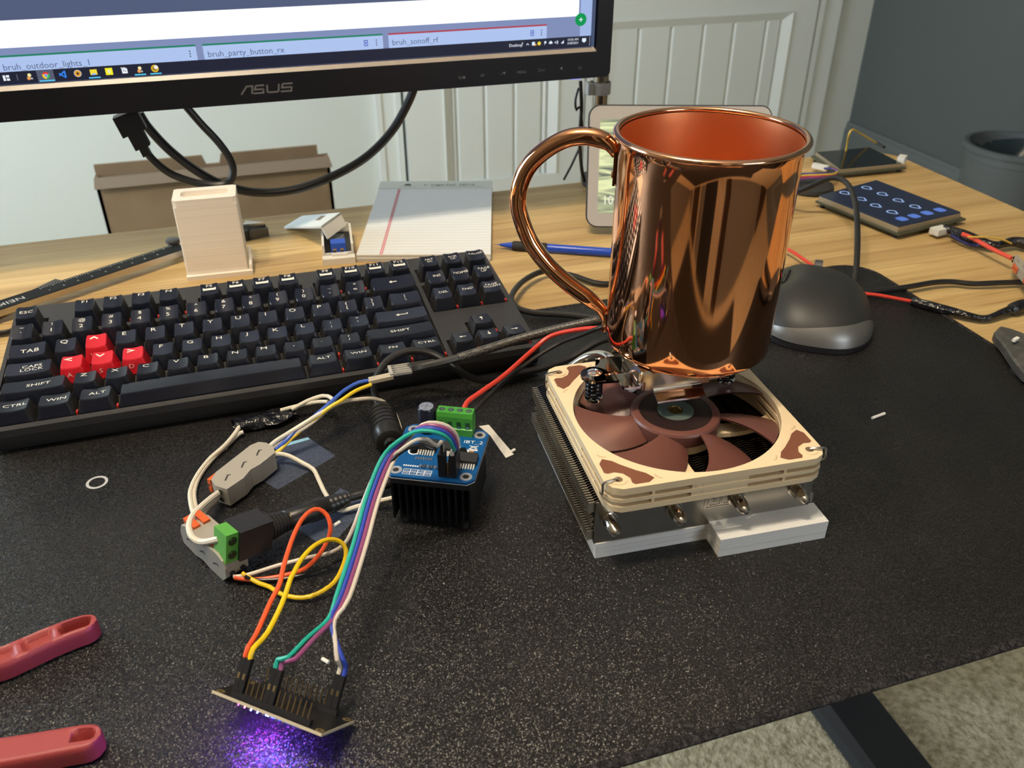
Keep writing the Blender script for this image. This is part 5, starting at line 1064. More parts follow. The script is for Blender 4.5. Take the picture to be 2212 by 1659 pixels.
# ================================================================== red handled pliers
PLR = mat('red_grip', (0.30, 0.042, 0.040), 0.5, bump=(900, 2, 0.12, 0.0004))
pli = empty('pliers', (20, -235, 0)); tag(pli, 'pair of red plastic tool handles spread open at the left edge', 'pliers')
def grip(cl, wd, hgt, pockets, name):
    """handle with recessed pockets: cl = centreline points, wd(t) width, pockets = (t0, t1, s0, s1, depth)"""
    cl = smooth([Vector(q) for q in cl], 1.2); n = len(cl); m_ = 17; mb = MB()
    def fn(i, j):
        t = i/(n-1); q = cl[i]; tg = (cl[min(i+1, n-1)]-cl[max(i-1, 0)]).normalized(); sd = Vector((-tg.y, tg.x, 0))
        w_ = wd(t); endr = max(0.0, 1-((1-t)*n*1.2/7.5)) ; w_ *= math.sqrt(max(0.0, 1-endr*endr)) if endr > 0 else 1
        s = -1+2*j/(m_-1)
        prof = [(-1, 0.15), (-1, 0.45), (-.99, .75), (-.93, .93), (-.80, 1.0)]
        if j < 5: s_, h_ = prof[j]
        elif j > m_-6: s_, h_ = -prof[m_-1-j][0], prof[m_-1-j][1]
        else: s_ = -.80+1.6*(j-4)/(m_-9); h_ = 1.0
        z = hgt*h_
        for (t0, t1, s0, s1, dp) in pockets:
            e = lambda v, a, b, f: min(1, max(0, (v-a)/f))*min(1, max(0, (b-v)/f))
            z -= dp*e(t, t0, t1, .02)*e(s_, s0, s1, .10)
        return q+sd*s_*w_/2+Z*z
    mb.grid(fn, n, m_)
    nn = len(mb.v); ends_ = [fn(n-1, j) for j in range(m_)]; mb.add(ends_, [tuple(range(m_))])
    bot = [fn(i, 0) for i in range(n)]+[fn(i, m_-1) for i in range(n-1, -1, -1)]; mb.add(bot, [tuple(range(len(bot)))])
    return mb.build(name, PLR, pli, angle=50)
h1a = [P(-200, 1490, 0), P(-100, 1465, 0), P(0, 1455, 0), P(60, 1432, 0), P(120, 1405, 0), P(180, 1382, 0), P(222, 1372, 0)]
grip([(q.x, q.y, 0) for q in h1a], lambda t: 15.5-4.2*t, 11.0, [(.80, .96, -.45, .5, 7), (.60, .77, -.62, .62, 2.6), (.34, .57, -.62, .62, 2.4)], 'handle')
h2a = [P(-200, 1690, 0), P(-100, 1670, 0), P(0, 1658, 0), P(80, 1645, 0), P(150, 1632, 0), P(200, 1624, 0), P(232, 1622, 0)]
grip([(q.x, q.y, 0) for q in h2a], lambda t: 15.0-2.5*t, 11.0, [(.84, .96, -.35, .45, 6), (.70, .715, -.6, .5, 1.2)], 'handle')
MB().box(-75, -45, -236, -214, 2, 9).build('jaw', STEEL, pli)
# ================================================================== mouse
mo = empty('computer_mouse', (588, -12, 0), math.radians(-34)); tag(mo, 'black ergonomic mouse with silver trim to the right of the mug', 'mouse')
RUB = mat('mouse_rubber', (0.020, 0.020, 0.019), 0.5); SILV = mat('mouse_silver', (0.24, 0.23, 0.215), 0.38, 0.7)
ML, MW = 62.0, 44.0
def mo_out(a):      # footprint: superellipse, a little wider at the thumb side front
    c_, s_ = math.cos(a), math.sin(a); r_ = (abs(c_/MW)**2.7+abs(s_/ML)**2.7)**(-1/2.7)
    return r_
def mo_pt(r, a, off=0.0):
    R = mo_out(a); x, y = R*r*math.cos(a), R*r*math.sin(a)
    h = 4.0+29.5*(max(0.0, 1-r**2.6))**0.60
    h *= 1.0-0.10*(y/ML)-0.13*(x/MW)
    if x < 0: h -= 9.5*math.exp(-((x+27)/9)**2)*math.exp(-((y-14)/22)**2)      # thumb scoop
    return Vector((x*(1+off/40), y*(1+off/60), max(3.0, h+off)))
NA, NR = 64, 18
RR = [math.sin(math.pi/2*k/NR) for k in range(NR+1)]
mb = MB(); mb.grid(lambda i, j: mo_pt(max(RR[j], 0.004), 2*math.pi*i/NA), NA+1, NR+1)
mb.build('shell', RUB, mo, local=True, angle=70)
def band(i, j):
    t = i/40; a = math.radians(200+145*t); zt_ = 5+16*math.sin(math.pi*min(1, t*1.02))**0.7*(0.25+1.1*t)
    lo, hi = 0.0, 1.0
    for _ in range(24):
        md = (lo+hi)/2
        if mo_pt(md, a).z > zt_: lo = md
        else: hi = md
    return mo_pt(lo+(1-lo)*j/6, a, 0.5)
MB().grid(band, 41, 7).build('silver_trim', SILV, mo, local=True, angle=70)
bp_ = MB(); rim = [mo_pt(1.0, 2*math.pi*k/66) for k in range(66)]
bp_.add([(q.x*1.025, q.y*1.02, .6) for q in rim]+[(q.x*1.025, q.y*1.02, 4.2) for q in rim], [tuple(range(66))[::-1], tuple(range(66, 132))]+[(i, (i+1) % 66, 66+(i+1) % 66, 66+i) for i in range(66)])
bp_.build('base', BLACKP, mo, local=True)
for q in ((0, 40), (0, -40)): MB().cyl((q[0], q[1], 0), (q[0], q[1], 1), 8, seg=18).build('glide_foot', BLACKM, mo, local=True)
def onsh(x, y, up=0.0):
    a = math.atan2(y, x); return mo_pt(min(1, math.hypot(x, y)/mo_out(a)), a)+Z*up
MB().tube([onsh(-33+k*.6, -16+k*4.2, .8) for k in range(11)], 2.6, seg=8, raw=True, rfun=lambda t: .45+.55*math.sin(math.pi*t)).build('thumb_button', mat('button_gloss', (0.10, 0.10, 0.105), 0.12), mo, local=True)
MB().tube([onsh(-27+k*.6, 2+k*3.2, .5) for k in range(9)], 2.0, seg=8, raw=True, rfun=lambda t: .5+.5*math.sin(math.pi*t)).build('thumb_button', BLACKP, mo, local=True)
wp = onsh(0, 38); MB().cyl(wp+Vector((-3, 2, -2)), wp+Vector((3, 2, -2)), 6.0, seg=20).build('scroll_wheel', mat('wheel_grey', (0.06, 0.06, 0.065), 0.35), mo, local=True)
# ================================================================== legal pad and pencil
pa_, pb_ = P(768, 563, DT+6), P(1064, 540, DT+6); 
lp0 = Vector((257.0, 209.0, 0)); e_ = Vector((0.957, -0.290, 0)); g_ = Vector((0.290, 0.957, 0))
lp = empty('legal_pad', (lp0.x, lp0.y, DT), math.atan2(-0.290, 0.957)); tag(lp, 'white ruled legal pad with red margin line behind the keyboard', 'notepad')
LW, LL = 122.0, 196.0; T1 = 7.0; PAP = mat('paper_white', (0.80, 0.81, 0.80), 0.7)
for z0, z1, d in ((0.6, 2.2, .4), (2.4, 3.9, 0), (4.0, 5.4, .3), (5.5, T1, 0)): MB().box(d, LW-d, d, LL-.5, z0, z1).build('sheets', PAP, lp, local=True)
MB().box(0, LW, 0, LL, 0, .6).build('card_backing', mat('grey_card', (0.35, 0.30, 0.25), 0.8), lp, local=True)
MB().box(-.4, LW+.4, LL-22, LL+.4, 0, T1+1.2).build('binding_strip', mat('binding_cream', (0.68, 0.70, 0.63), 0.7), lp, local=True)
ln = MB()
for k in range(25): ln.add([(.5, 4+k*6.8, T1+.06), (LW-.5, 4+k*6.8, T1+.06), (LW-.5, 4.5+k*6.8, T1+.06), (.5, 4.5+k*6.8, T1+.06)], [(0, 1, 2, 3)])
ln.build('ruled_lines', mat('rule_grey_blue', (0.52, 0.55, 0.58), 0.7), lp, local=True, smooth_=False)
for dx in (0, 1.6): MB().add([(21+dx, 0, T1+.09), (22+dx, 0, T1+.09), (22+dx, LL-22, T1+.09), (21+dx, LL-22, T1+.09)], [(0, 1, 2, 3)]).build('margin_line', mat('margin_red', (0.66, 0.16, 0.20), 0.7), lp, local=True, smooth_=False)
tx = MB(); text_on(tx, 'jr. Legal Pad  28716', 7.0, (76, LL-12, T1+1.3), X, Y); tx.add([(26, LL-14, T1+1.3), (35, LL-14, T1+1.3), (33, LL-9, T1+1.3), (29, LL-8.5, T1+1.3)], [(0, 1, 2, 3)]); stroke(tx, [(55, LL-17.5), (112, LL-17.5)], .5, (0, 0, T1+1.3), X, Y); stroke(tx, [(23, LL-17.5), (40, LL-17.5)], .5, (0, 0, T1+1.3), X, Y)
tx.build('binding_print', mat('print_black', (0.05, 0.05, 0.05), 0.7), lp, local=True, smooth_=False)
pn = empty('mechanical_pencil', P(1190, 540, DT)); tag(pn, 'blue mechanical pencil with black rubber grip on the desk', 'pencil')
na, nb = P(1073, 528, DT+4.5), P(1345, 547, DT+4.5); nx = (nb-na).normalized()
BLU = mat('pencil_blue', (0.012, 0.06, 0.42), 0.3)
MB().lathe([(.3, 0), (.5, 3), (1.2, 3.2), (3.4, 16), (3.6, 17)], na, 16, ax=nx).build('tip', BLU, pn)
MB().lathe([(.25, -3), (.3, 1)], na, 8, ax=nx).build('lead', STEEL, pn)
MB().lathe([(3.9, 15), (4.5, 17), (4.5, 46), (4.0, 48)], na, 16, ax=nx).build('grip', BLACKM, pn)
MB().lathe([(3.8, 47), (4.0, 48), (4.0, 128), (3.2, 130), (3.2, 138), (1, 140)], na, 16, ax=nx).build('barrel', BLU, pn)
# ================================================================== white printed holder
ho = empty('printed_holder', (137, 230, DT), math.radians(-3)); tag(ho, 'tall white printed holder box with a slotted top behind the keyboard', 'holder')
PLW = mat('warm_white_printed', (0.90, 0.82, 0.72), 0.5, noise=(1, 0, (0.855, 0.775, 0.675), 0.42, 0.58, (1, 1, 420)))
hb = MB(); hx, hy0, hy1, hz = 25.8, -15.5, 15.0, 71.5
rw = rrect(-hx, hx, hy0, hy1, 1.2, 2); rs_ = rrect(-19.5, 19.5, -6.5, 7.5, 3.5, 4)
hb.prism(rw, 0, hz-6, 0)
def ringsolid(mb, out, inn, z0, z1):
    # match sample counts by angle
    n = 64
    def samp(poly):
        res = []
        cx = sum(p[0] for p in poly)/len(poly); cy = sum(p[1] for p in poly)/len(poly)
        for k in range(n):
            a = 2*math.pi*k/n; d = Vector((math.cos(a), math.sin(a))); best = 0
            for i in range(len(poly)):
                p, q = Vector(poly[i]), Vector(poly[(i+1) % len(poly)]); e = q-p; den = d.x*e.y-d.y*e.x
                if abs(den) < 1e-9: continue
                w_ = p-Vector((cx, cy)); t = (w_.x*e.y-w_.y*e.x)/den; s = (w_.x*d.y-w_.y*d.x)/den
                if t > 0 and -1e-6 <= s <= 1+1e-6: best = max(best, t)
            res.append((cx+d.x*best, cy+d.y*best))
        return res
    a, b = samp(out), samp(inn)
    vs = [(x, y, z0) for x, y in a]+[(x, y, z1) for x, y in a]+[(x, y, z1) for x, y in b]+[(x, y, z0) for x, y in b]; fs = []
    for k in range(n):
        j = (k+1) % n; fs += [(k, j, n+j, n+k), (n+k, n+j, 2*n+j, 2*n+k), (2*n+k, 2*n+j, 3*n+j, 3*n+k)]
    mb.add(vs, fs)
ringsolid(hb, rrect(-hx, hx, hy0, hy1, .4, 1), rs_, hz-6, hz)
hb.build('box', PLW, ho, local=True, smooth_=False)
MB().box(-hx-.5, hx+3.5, hy0-3.0, hy1+2, 0, 4.0).build('foot_plate', PLW, ho, local=True)
MB().tube([(hx+2.2, -15, 2), (hx+2.4, -14, 8), (hx+2.6, -6, 11), (hx+2.6, 4, 17)], 1.6, seg=8).build('side_hook', PLW, ho, local=True)
# ================================================================== caliper lying behind the keyboard
ca, cb = P(-140, 707, 8), P(392, 533, 8); cx = (cb-ca).normalized(); cs = Z.cross(cx).normalized()
cal = empty('digital_caliper', (ca+cb)/2-Z*(11)); tag(cal, 'long dark caliper beam with white scale marks lying across the desk', 'caliper')
STL = mat('caliper_steel', (0.55, 0.50, 0.43), 0.33, 0.9); SCL = mat('caliper_scale_dark', (0.010, 0.012, 0.013), 0.6, spec=0.12)
Lc = (cb-ca).length
MB().bbox((ca+cb)/2-Z*2.0, cx, cs, Z, Lc/2, 9.0, 2.6).build('beam', STL, cal)
MB().bbox((ca+cb)/2+Z*.8, cx, cs, Z, Lc/2, 8.4, .3).build('scale_plate', SCL, cal)
MB().bbox(ca+cx*6-Z*6.5, cx, cs, Z, 7, 9, 4.5).build('slider', SCL, cal)
pm = MB(); o_ = (ca+cb)/2+Z*1.2
for k in range(60):
    s = -Lc/2+82+k*2.0
    if s < Lc/2-4: stroke(pm, [(s, 7.6), (s, 7.6-(2.6 if k % 5 else 4.2))], .35, o_, cx, cs); 
for k in range(9): text_on(pm, str(k+1), 3.4, o_+cx*(-Lc/2+86+k*12)-cs*2.4, -cx, -cs)
nk = P(4, 648, o_.z); text_on(pm, 'NEIKO', 8.2, o_+cx*((nk-o_).dot(cx))-cs*0.4, -cx, -cs, sx=1.2)
pm.build('scale_print', mat('scale_white', (0.50, 0.52, 0.52), 0.6), cal, smooth_=False)
kn = P(374, 524, 9); MB().lathe([(.1, -12.5), (5.2, -12.5), (5.2, 0), (6.5, .4), (6.5, 2.8), (5.6, 3.4), (.1, 3.4)], kn, 18).build('thumb_knob', mat('knob_grey', (0.10, 0.10, 0.10), 0.35, 0.6), cal)
ra, rb = P(-120, 735, DT+1), P(140, 609, DT+1); rx = (rb-ra).normalized(); rsd = Z.cross(rx).normalized()
ru = empty('flat_strip', (ra+rb)/2); tag(ru, 'flat dark strip with coppery orange edge under the caliper', 'strip')
MB().bbox((ra+rb)/2+rsd*5, rx, rsd, Z, (rb-ra).length/2, 6, .9).build('strip', DGREY, ru); MB().bbox((ra+rb)/2-rsd*2.4, rx, rsd, Z, (rb-ra).length/2, 1.5, 1.0).build('orange_edge', mat('copper_orange', (0.46, 0.17, 0.09), 0.4), ru)
wire('thin_lead', [P(-30, 722, DT+3), P(0, 720, DT+3), P(22, 716, DT+3), P(45, 705, 3), P(70, 690, 6)], 2.2, BLACKW, 'black cable entering the keyboard from the left edge', 'cable')
# ================================================================== cutter tip behind the holder
cu = empty('wire_cutters', P(540, 500, DT)); tag(cu, 'black and steel cutter jaws poking out behind the white holder', 'pliers')
q0, q1 = P(495, 505, DT+5), P(580, 497, DT+5); ux_ = (q1-q0).normalized(); us = Z.cross(ux_).normalized(); Lq = (q1-q0).length
MB().xprism([(0, -9), (Lq*.48, -10), (Lq*.55, -5), (Lq*.55, 9), (0, 10)], q0-Z*5, ux_, us, Z, 10).build('joint', BLACKP, cu, smooth_=False)
MB().xprism([(Lq*.40, -7), (Lq*.62, -9), (Lq, -4.5), (Lq, -1.2), (Lq*.72, -.6), (Lq*.4, -1)], q0-Z*4, ux_, us, Z, 8).build('jaw', mat('jaw_dark', (0.10, 0.10, 0.095), 0.35, 0.7), cu, smooth_=False)
MB().xprism([(Lq*.38, 0), (Lq*.7, 0), (Lq*.95, .6), (Lq*.72, 5.5), (Lq*.45, 10)], q0-Z*3, ux_, us, Z, 11).build('jaw', STEEL, cu, smooth_=False)
# ================================================================== printed enclosure with relay board and lid
en = empty('printed_enclosure', (244, 236, DT), math.radians(-6)); tag(en, 'small open white printed case with a relay board and blue terminal', 'enclosure')
PW2 = mat('white_printed_clean', (0.80, 0.77, 0.70), 0.5)
bx = MB(); bx.box(-14, 14, -26, 36, 0, 2.4); bx.box(-14, -12, -18, 36, 2.4, 15); bx.box(12, 14, -18, 36, 2.4, 15); bx.box(-14, 14, 34, 36, 2.4, 15); bx.box(-12, 12, -18, -16, 2.4, 7)
bx.build('case', PW2, en, local=True); MB().box(-14.5, 14.5, -28, -20, 0, 6).build('front_ledge', PW2, en, local=True); MB().box(-6, 8, -23, -19.8, 5.5, 8).build('ledge_lip', PW2, en, local=True)
MB().box(-11.6, 11.6, -15.6, 33.6, 5, 6.6).build('circuit', PCBK, en, local=True)
MB().box(-7, 7, 4, 18, 6.6, 11).build('relay', mat('relay_dark', (0.04, 0.04, 0.042), 0.4), en, local=True)
tx = MB(); stroke(tx, rrect(-5.5, -.5, 6, 9, .6, 2), .4, (0, 0, 11.1), X, Y, True); stroke(tx, rrect(.8, 5.4, 6, 9, .6, 2), .4, (0, 0, 11.1), X, Y, True); stroke(tx, rrect(-5.5, -.5, 12, 15, .6, 2), .4, (0, 0, 11.1), X, Y, True); stroke(tx, rrect(.8, 5.4, 12, 15, .6, 2), .4, (0, 0, 11.1), X, Y, True); tx.build('relay_print', mat('relay_grey', (0.3, 0.3, 0.3), 0.6), en, local=True, smooth_=False)
bt_ = MB().box(-6.2, 7.2, -16, -5, 6.6, 15.5).build('blue_terminal', mat('terminal_blue', (0.01, 0.085, 0.55), 0.35), en, local=True)
for k in (-3, 3.6): MB().box(k-1.6, k+1.6, -16.6, -15.9, 7.6, 10.6).build('terminal_port', mat('port_copper', (0.45, 0.32, 0.20), 0.35, 0.8), bt_, local=True); MB().box(k-1.2, k+1.2, -16.8, -16.5, 7.6, 9.0).build('port_slot', BLACKM, bt_, local=True)
ld = empty('enclosure_lid', (232, 262, DT)); tag(ld, 'white printed lid leaning on the small open case', 'lid')
LA, LB, LC, LD = P(613, 490, DT+1.5), P(652, 466, DT+6), P(735, 459, 27), P(694, 489, 24)
nrm = (LB-LA).cross(LD-LA).normalized(); nrm = nrm if nrm.z > 0 else -nrm
th = nrm*-2.0
MB().hexa([LA+th, LD+th, LC+th, LB+th, LA, LD, LC, LB]).build('plate', mat('lid_white', (0.66, 0.70, 0.68), 0.5), ld, smooth_=False)
dn = -nrm*13; a_, b_ = LD, LC
MB().hexa([LD+dn, LC+dn, LC+dn+(LA-LD).normalized()*2, LD+dn+(LA-LD).normalized()*2, LD, LC, LC+(LA-LD).normalized()*2, LD+(LA-LD).normalized()*2]).build('end_wall', PW2, ld, smooth_=False)
uu = (LC-LD).normalized(); vv = (LA-LD).normalized(); c0 = LD+(LC-LD)*.62+(LA-LD)*.32
MB().hexa([c0-uu*5-vv*5-nrm*.3, c0+uu*5-vv*5-nrm*.3, c0+uu*5+vv*5-nrm*.3, c0-uu*5+vv*5-nrm*.3, c0-uu*5-vv*5+nrm*.15, c0+uu*5-vv*5+nrm*.15, c0+uu*5+vv*5+nrm*.15, c0-uu*5+vv*5+nrm*.15]).build('window_cutout', mat('cutout_tan', (0.20, 0.16, 0.11), 0.7), ld, smooth_=False)
# ================================================================== smart display
hubk = 0.9576
BL = CAM+(Vector((491.5, 234.8, -8.0))-CAM)*hubk; TL = CAM+(Vector((501.9, 265.6, 105.5))-CAM)*hubk; TR = CAM+(Vector((671.1, 208.5, 105.5))-CAM)*hubk
ex = (TR-TL).normalized(); ey = (TL-BL).normalized(); ez = ex.cross(ey).normalized(); HW, HH = (TR-TL).length, (TL-BL).length
hub = empty('smart_display', (BL+ex*HW/2)+Vector((0, 30, 0))-Z*((BL+ex*HW/2).z-DT)); tag(hub, 'pale framed smart display with leafy photo and clock behind the mug', 'smart display')
def HBp(u, v, d): return BL+ex*u+ey*v+ez*d
hm = MB(); hm.xprism(rrect(0, HW, 0, HH, 11, 6), HBp(0, 0, -7), ex, ey, ez, 6); hm.build('rear_shell', mat('hub_charcoal', (0.03, 0.03, 0.032), 0.6), hub, angle=50)
MB().xprism(rrect(1.2, HW-1.2, 1.2, HH-1.2, 10, 6), HBp(0, 0, -1), ex, ey, ez, 1.2).build('front_frame', mat('hub_frame_grey', (0.47, 0.44, 0.41), 0.35), hub, angle=50)
sx0, sx1, sy0, sy1 = 11, HW-11, 13.5, HH-13
def hubscreen():
    m = bpy.data.materials.new('hub_photo'); m.use_nodes = True; nt = m.node_tree; b_ = nt.nodes['Principled BSDF']; N = nt.nodes.new; L = nt.links.new
    tc = N('ShaderNodeTexCoord'); mp_ = N('ShaderNodeMapping'); mp_.inputs['Rotation'].default_value = (0, 0.75, 0.0); mp_.inputs['Scale'].default_value = (12, 12, 95); L(tc.outputs['Object'], mp_.inputs['Vector'])
    n = N('ShaderNodeTexNoise'); n.inputs['Scale'].default_value = 1.5; n.inputs['Detail'].default_value = 3; n.inputs['Distortion'].default_value = 1.2; L(mp_.outputs['Vector'], n.inputs['Vector'])
    r = N('ShaderNodeValToRGB'); r.color_ramp.elements[0].position = .36; r.color_ramp.elements[1].position = .62
    r.color_ramp.elements[0].color = (0.12, 0.14, 0.10, 1); r.color_ramp.elements[1].color = (0.62, 0.66, 0.36, 1); L(n.outputs['Fac'], r.inputs['Fac'])
    L(r.outputs['Color'], b_.inputs['Emission Color']); b_.inputs['Emission Strength'].default_value = 1.3; b_.inputs['Base Color'].default_value = (0.01, 0.01, 0.01, 1); b_.inputs['Roughness'].default_value = .3
    return m
MB().xprism(rrect(sx0, sx1, sy0, sy1, .6, 1), HBp(0, 0, .2), ex, ey, ez, .15).build('screen', hubscreen(), hub, smooth_=False)
text_on(MB(), '10', 12.0, HBp(20.5, sy0+12, .5), ex, ey, sx=.9).build('clock_digits', em('clock_cream', (0.95, 0.92, 0.75), 1.0), hub, smooth_=False)
bk = -ez; foot = HBp(HW/2, 0, 0)
fo = MB(); fc0 = Vector((HBp(HW/2, 8, -14).x, HBp(HW/2, 8, -14).y, DT))
fo.lathe([(38, 0), (40, 2), (40, 5), (33, 26), (20, 40), (18, 41), (8, 0)], fc0+Vector((ez.x, ez.y, 0)).normalized()*-33, 32); fo.build('base', mat('hub_base_fabric', (0.025, 0.025, 0.027), 0.8), hub)
# ================================================================== display modules at the right rear
def quadboard(name, label, c, th, col, matl): pass
DARKB = mat('module_board_olive', (0.055, 0.058, 0.035), 0.45); BEZL = mat('module_edge_gold', (0.36, 0.30, 0.20), 0.35, 0.5)
m1 = empty('display_module', (855, 290, DT)); tag(m1, 'dark blank touchscreen module lying at the rear right desk corner', 'display module', None)
A, B, Cq, D = [Vector((q[0], q[1], 0)) for q in ((817, 262), (906, 268), (911, 330), (826, 338))]
def prism4(pts, z0, z1): return MB().prism([(p.x, p.y) for p in pts], z0, z1, .3)
def sub4(u0, u1, v0, v1): return [A*(1-u)*(1-v)+B*u*(1-v)+Cq*u*v+D*(1-u)*v for u, v in ((u0, v0), (u1, v0), (u1, v1), (u0, v1))]
A, B, Cq, D = P(1806, 377, 3), P(1958, 362, 3), P(1884, 324, 3), P(1752, 336, 3); A.z = B.z = Cq.z = D.z = 0
prism4(sub4(0, 1, 0, 1), 1, 3).build('board', DARKB, m1, smooth_=False); prism4(sub4(.06, .96, .04, .98), 3, 7).build('panel_edge', BEZL, m1, smooth_=False)
prism4(sub4(.07, .94, .06, .97), 7, 7.5).build('glass', mat('module_glass', (0.006, 0.009, 0.012), 0.08), m1, smooth_=False)
for u, v in ((.05, .1), (.95, .1), (.05, .9), (.95, .9)):
    q = sub4(u, u+.01, v, v+.01)[0]; MB().cyl((q.x, q.y, DT), (q.x, q.y, 1.2), 2.4).build('standoff', BLACKM, m1)
q = P(1948, 345, 7); MB().bbox((q.x, q.y, 7), Vector((.8, .6, 0)), Vector((-.6, .8, 0)), Z, 6, 4, 4.5).build('socket', mat('socket_white', (0.66, 0.65, 0.60), 0.5), m1)
q = P(1772, 362, 4); MB().bbox((q.x, q.y, 5), Vector((.5, -.86, 0)), Vector((.86, .5, 0)), Z, 9, 3.5, 2.5).build('socket', mat('socket_white', (0, 0, 0)), m1)
wire('yellow_wire', [P(1827, 327, 7), P(1830, 312, 16), P(1834, 290, 30), P(1842, 280, 34), P(1858, 288, 24), P(1880, 301, 12), P(1892, 308, 4)], 1.2, mat('mustard_wire', (0.55, 0.36, 0.05), 0.45), 'mustard yellow lead arched over the blank display module', 'wire')
tag(MB().cyl(P(1890, 307, DT+2.2), P(1910, 318, DT+2.2), 1.9).build('lead_tip', BLACKP), 'black plug at the end of the mustard lead', 'plug')
m2 = empty('display_module', (800, 165, DT)); tag(m2, 'lit touchscreen module showing blue drop icons on the bamboo desk', 'display module')
A, B, Cq, D = P(1942, 489, 10), P(2077, 458, 10), P(1893, 388, 10), P(1770, 421, 10)
for q in (A, B, Cq, D): q.z = 0
prism4(sub4(-.02, 1.06, -.03, 1.02), 1.5, 3.5).build('board', DARKB, m2, smooth_=False); prism4(sub4(0, 1, 0, 1), 3.5, 8.5).build('panel_edge', BEZL, m2, smooth_=False)
prism4(sub4(.005, .995, .005, .995), 8.5, 10).build('glass', mat('lit_glass', (0.010, 0.012, 0.02), 0.10, emit=((0.006, 0.009, 0.022), 1.0)), m2, smooth_=False)
for u, v in ((.04, .04), (1.0, .04), (.04, .96), (1.0, .96)):
    q = sub4(u, u+.01, v, v+.01)[0]; MB().cyl((q.x, q.y, DT), (q.x, q.y, 1.6), 2.4).build('standoff', BLACKM, m2)
mu = (B-A).normalized(); mv = (D-A).normalized(); mB_ = (B-A).length; mD_ = (D-A).length
DROP = em('drop_icon_blue', (0.40, 0.56, 0.95), 1.0)
for (ix, iy) in ((768.0, 200.1), (799.8, 206.2), (772.8, 179.3), (803.3, 185.3), (775.1, 159.0), (806.7, 164.4), (778.8, 138.6), (810.9, 144.3)):
    ic = MB(); pts = [(4.6*math.cos(t), 4.6*math.sin(t)*.85) for t in [math.radians(a) for a in range(-60, 211, 18)]]+[(-1.0, -6.2), (1.6, -6.2)]
    stroke(ic, pts, 1.1, (ix, iy, 10.15), mu, mv, True); ic.build('drop_icon', DROP, m2, smooth_=False)
BTN = em('button_icon_blue', (0.10, 0.19, 0.55), 1.0)
for (ix, iy) in ((776.0, 119.7), (792.5, 122.3), (810.3, 125.4), (828.3, 128.4)):
    MB().poly([Vector((ix, iy, 10.15))+mu*x+mv*y for x, y in rrect(-5.5, 5.5, -5, 5, 3, 3)]).build('button_icon', BTN, m2, smooth_=False)
sb_ = MB(); text_on(sb_, '', 1, (0, 0, 0), X, Y) if False else None
for px_, py_ in ((1784, 427), (1928, 490)): MB().cyl(P(px_, py_, 6), P(px_, py_, 6)+Z*.6, 1.6, seg=12).build('status_led', em('status_blue', (0.45, 0.50, 1.0), 4.0), m2)
q = P(2030, 497, 4); MB().bbox((q.x, q.y, 3.5), mu, mv, Z, 8, 5, 3).build('socket', mat('socket_white', (0, 0, 0)), m2)
# wire harness from the lit module
wire('taped_harness', [P(2040, 492, 5), P(2070, 503, 5), P(2110, 520, 4), P(2150, 530, 4), P(2190, 522, 5), P(2240, 530, 5), Vector((890, 30, 5)), Vector((928, 20, 5))], 6.5, TAPE, 'black taped wire harness leading right from the lit module', 'harness', rfun=lambda t: .55+.3*math.sin(9*t)**2 if t < .55 else 1.0+.1*math.sin(40*t), seg=10)
wire('red_wire', [P(2078, 505, 11), P(2100, 514, 10), P(2140, 536, 9), P(2185, 558, 9)], 2.0, mat('red_lead_bright', (0.66, 0.07, 0.04), 0.42), 'red lead from the taped harness to the right connector', 'wire')
wire('mustard_wire', [P(2090, 512, 12), P(2125, 512, 14), P(2160, 516, 12), P(2185, 526, 6)], .9, mat('mustard_wire', (0, 0, 0)), 'fine yellow wire lying along the taped harness', 'wire')
wire('blue_wire', [P(2055, 508, 3), P(2090, 527, 2), P(2125, 530, 2), P(2160, 530, 2)], 1.4, mat('navy_wire', (0.015, 0.018, 0.12), 0.45), 'navy wire on the underside of the taped harness', 'wire')
# colour wires and dark disc behind the mug
tag(MB().lathe([(0.1, 0), (24, 0), (27, 2), (26, 6), (20, 8), (0.1, 8.4)], (762, 252, DT), 32).build('dark_disc', mat('disc_dark', (0.03, 0.03, 0.028), 0.5)), 'dark round disc under coloured wires behind the mug', 'disc')
for n_, (k, col, dz_) in enumerate((('purple', (0.16, 0.05, 0.16), 9), ('red', (0.40, 0.03, 0.07), 10), ('yellow', (0.60, 0.42, 0.03), 11), ('blue', (0.05, 0.05, 0.25), 8.5))):
    wire('thin_wire', [P(1690, 402-6*n_, dz_), P(1730, 388-4*n_, dz_+2), P(1770, 384-3*n_, dz_+2), P(1800, 380-2*n_, dz_), P(1809, 372-n_, 7), P(1800, 365, 6), P(1780, 364, 6)], 1.2, mat('thin_'+k, col, .45), 'thin %s wire in the bundle behind the mug' % k, 'wire', 'bundle behind the mug')
wire('black_cable', [P(1690, 425, 12), P(1740, 408, 26), P(1790, 386, 40), P(1825, 392, 44), P(1846, 430, 42), P(1852, 490, 34), P(1851, 560, 20), P(1846, 610, 8), P(1842, 640, 3)], 2.6, BLACKW, 'black cable arching up and over in front of the lit module', 'cable', seg=10)
wire('black_cable', [P(1842, 632, 3), P(1900, 628, 3), P(1960, 620, 3), P(2020, 610, 3), P(2060, 609, 2), P(2100, 613, 2), P(2160, 611, 2), P(2260, 606, 2), Vector((860, -20, 1)), Vector((925, -30, 1))], 2.4, BLACKW, 'black cable running level across to the right edge', 'cable', seg=10)
wire('red_wire', [P(1660, 520, 4), P(1705, 540, 4), P(1750, 570, 4), P(1795, 602, 4), P(1850, 630, 4), P(1900, 638, 4), P(1975, 652, 3)], 1.5, RED, 'red wire passing behind the mouse into black tape', 'wire')
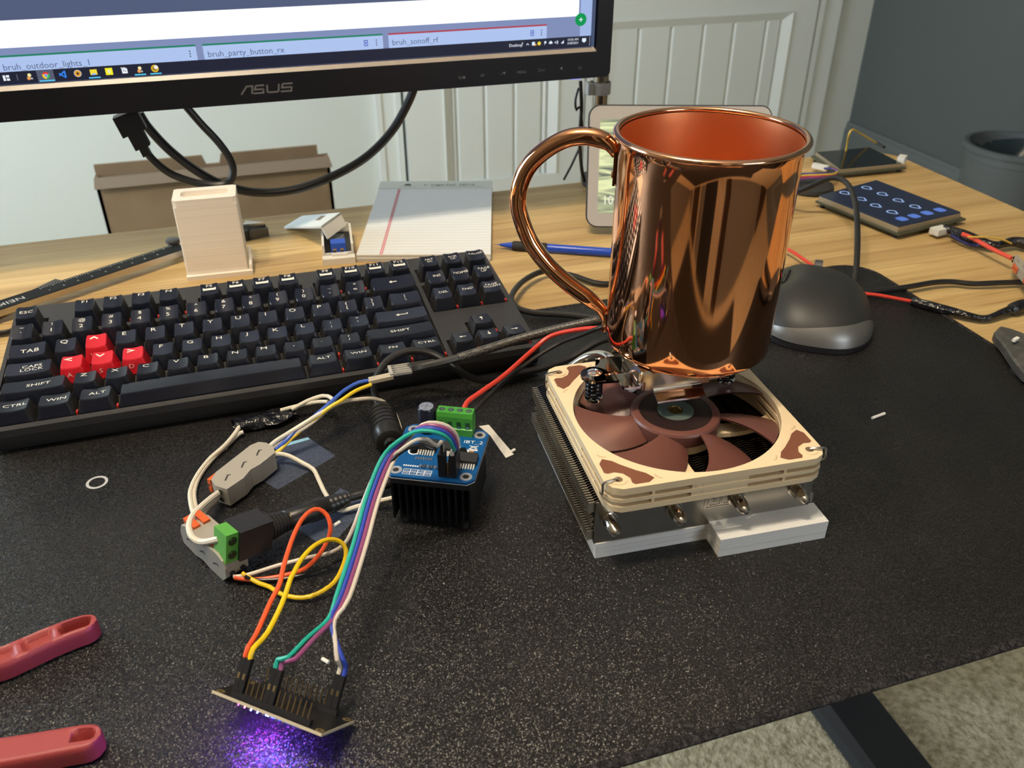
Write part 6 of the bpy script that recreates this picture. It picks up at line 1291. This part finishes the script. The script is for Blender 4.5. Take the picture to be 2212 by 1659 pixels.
wire('taped_cable', [P(1970, 650, 3.5), P(2020, 664, 3.5), P(2060, 674, 2), P(2098, 684, 1.5), P(2130, 688, 1), P(2170, 674, 2), P(2212, 660, 3), P(2260, 648, 3), Vector((850, -75, 2)), Vector((925, -85, 2))], 3.4, TAPE, 'lumpy black taped cable lying right of the mouse', 'cable', rfun=lambda t: 1+.18*math.sin(23*t)+(.45 if .30 < t < .36 else 0), seg=10)
wire('black_cable', [P(1345, 612, DT+3), P(1290, 612, DT+3), P(1235, 595, DT+5), P(1180, 585, DT+7), P(1132, 606, DT+9), P(1105, 640, 8), P(1116, 664, 6), P(1155, 676, 3.5), P(1220, 680, 3), P(1300, 690, 3), P(1360, 700, 3)], 2.5, BLACKW, 'black keyboard cable looping beside the keyboard under the mug handle', 'cable', seg=10)
# ================================================================== grey tool at the right edge
tl = empty('gripping_tool', P(2200, 770, 0)); tag(tl, 'dark grey tool jaw resting over the mat edge at far right', 'tool')
TG = mat('tool_grey', (0.055, 0.053, 0.048), 0.45, noise=(160, 3, (0.10, 0.095, 0.085), .5, .7, (1,1,1)))
lf = [P(2148, 716, 9), P(2153, 727, 9), P(2163, 737, 9), P(2174, 752, 9), P(2184, 768, 9), P(2196, 784, 9), P(2212, 804, 9)]
gp = [(q.x, q.y) for q in lf]+[(668, -190), (694, -196), (708, -160), (714, -125), (713, -104), (708, -91), (703, -84.5)]
MB().prism(gp[::-1] if False else gp, 2.2, 9, 1.2).build('jaw', TG, tl, smooth_=False)
MB().prism([(672, -130), (690, -112), (704, -110), (700, -190), (668, -190)], 0.1, 2.4).build('lower_jaw', BLACKM, tl, smooth_=False)
for q0, q1, q2 in (((674, -186), (662, -230), (664, -300)), ((688, -190), (700, -235), (712, -300))): MB().tube([(q0[0], q0[1], 6), (q1[0], q1[1], 6), (q2[0], q2[1], 6)], 5.5, seg=12, step=4).build('handle', BLACKM, tl)
tag(MB().bbox(P(2194, 733, 12), (P(2200, 730, 12)-P(2188, 737, 12)).normalized(), Vector((0, 0, 1)).cross((P(2200, 730, 12)-P(2188, 737, 12)).normalized()), Z, 3.2, 1.2, 1.0).build('plastic_offcut', BIT), 'tiny white scrap on the grey tool at far right', 'offcut')
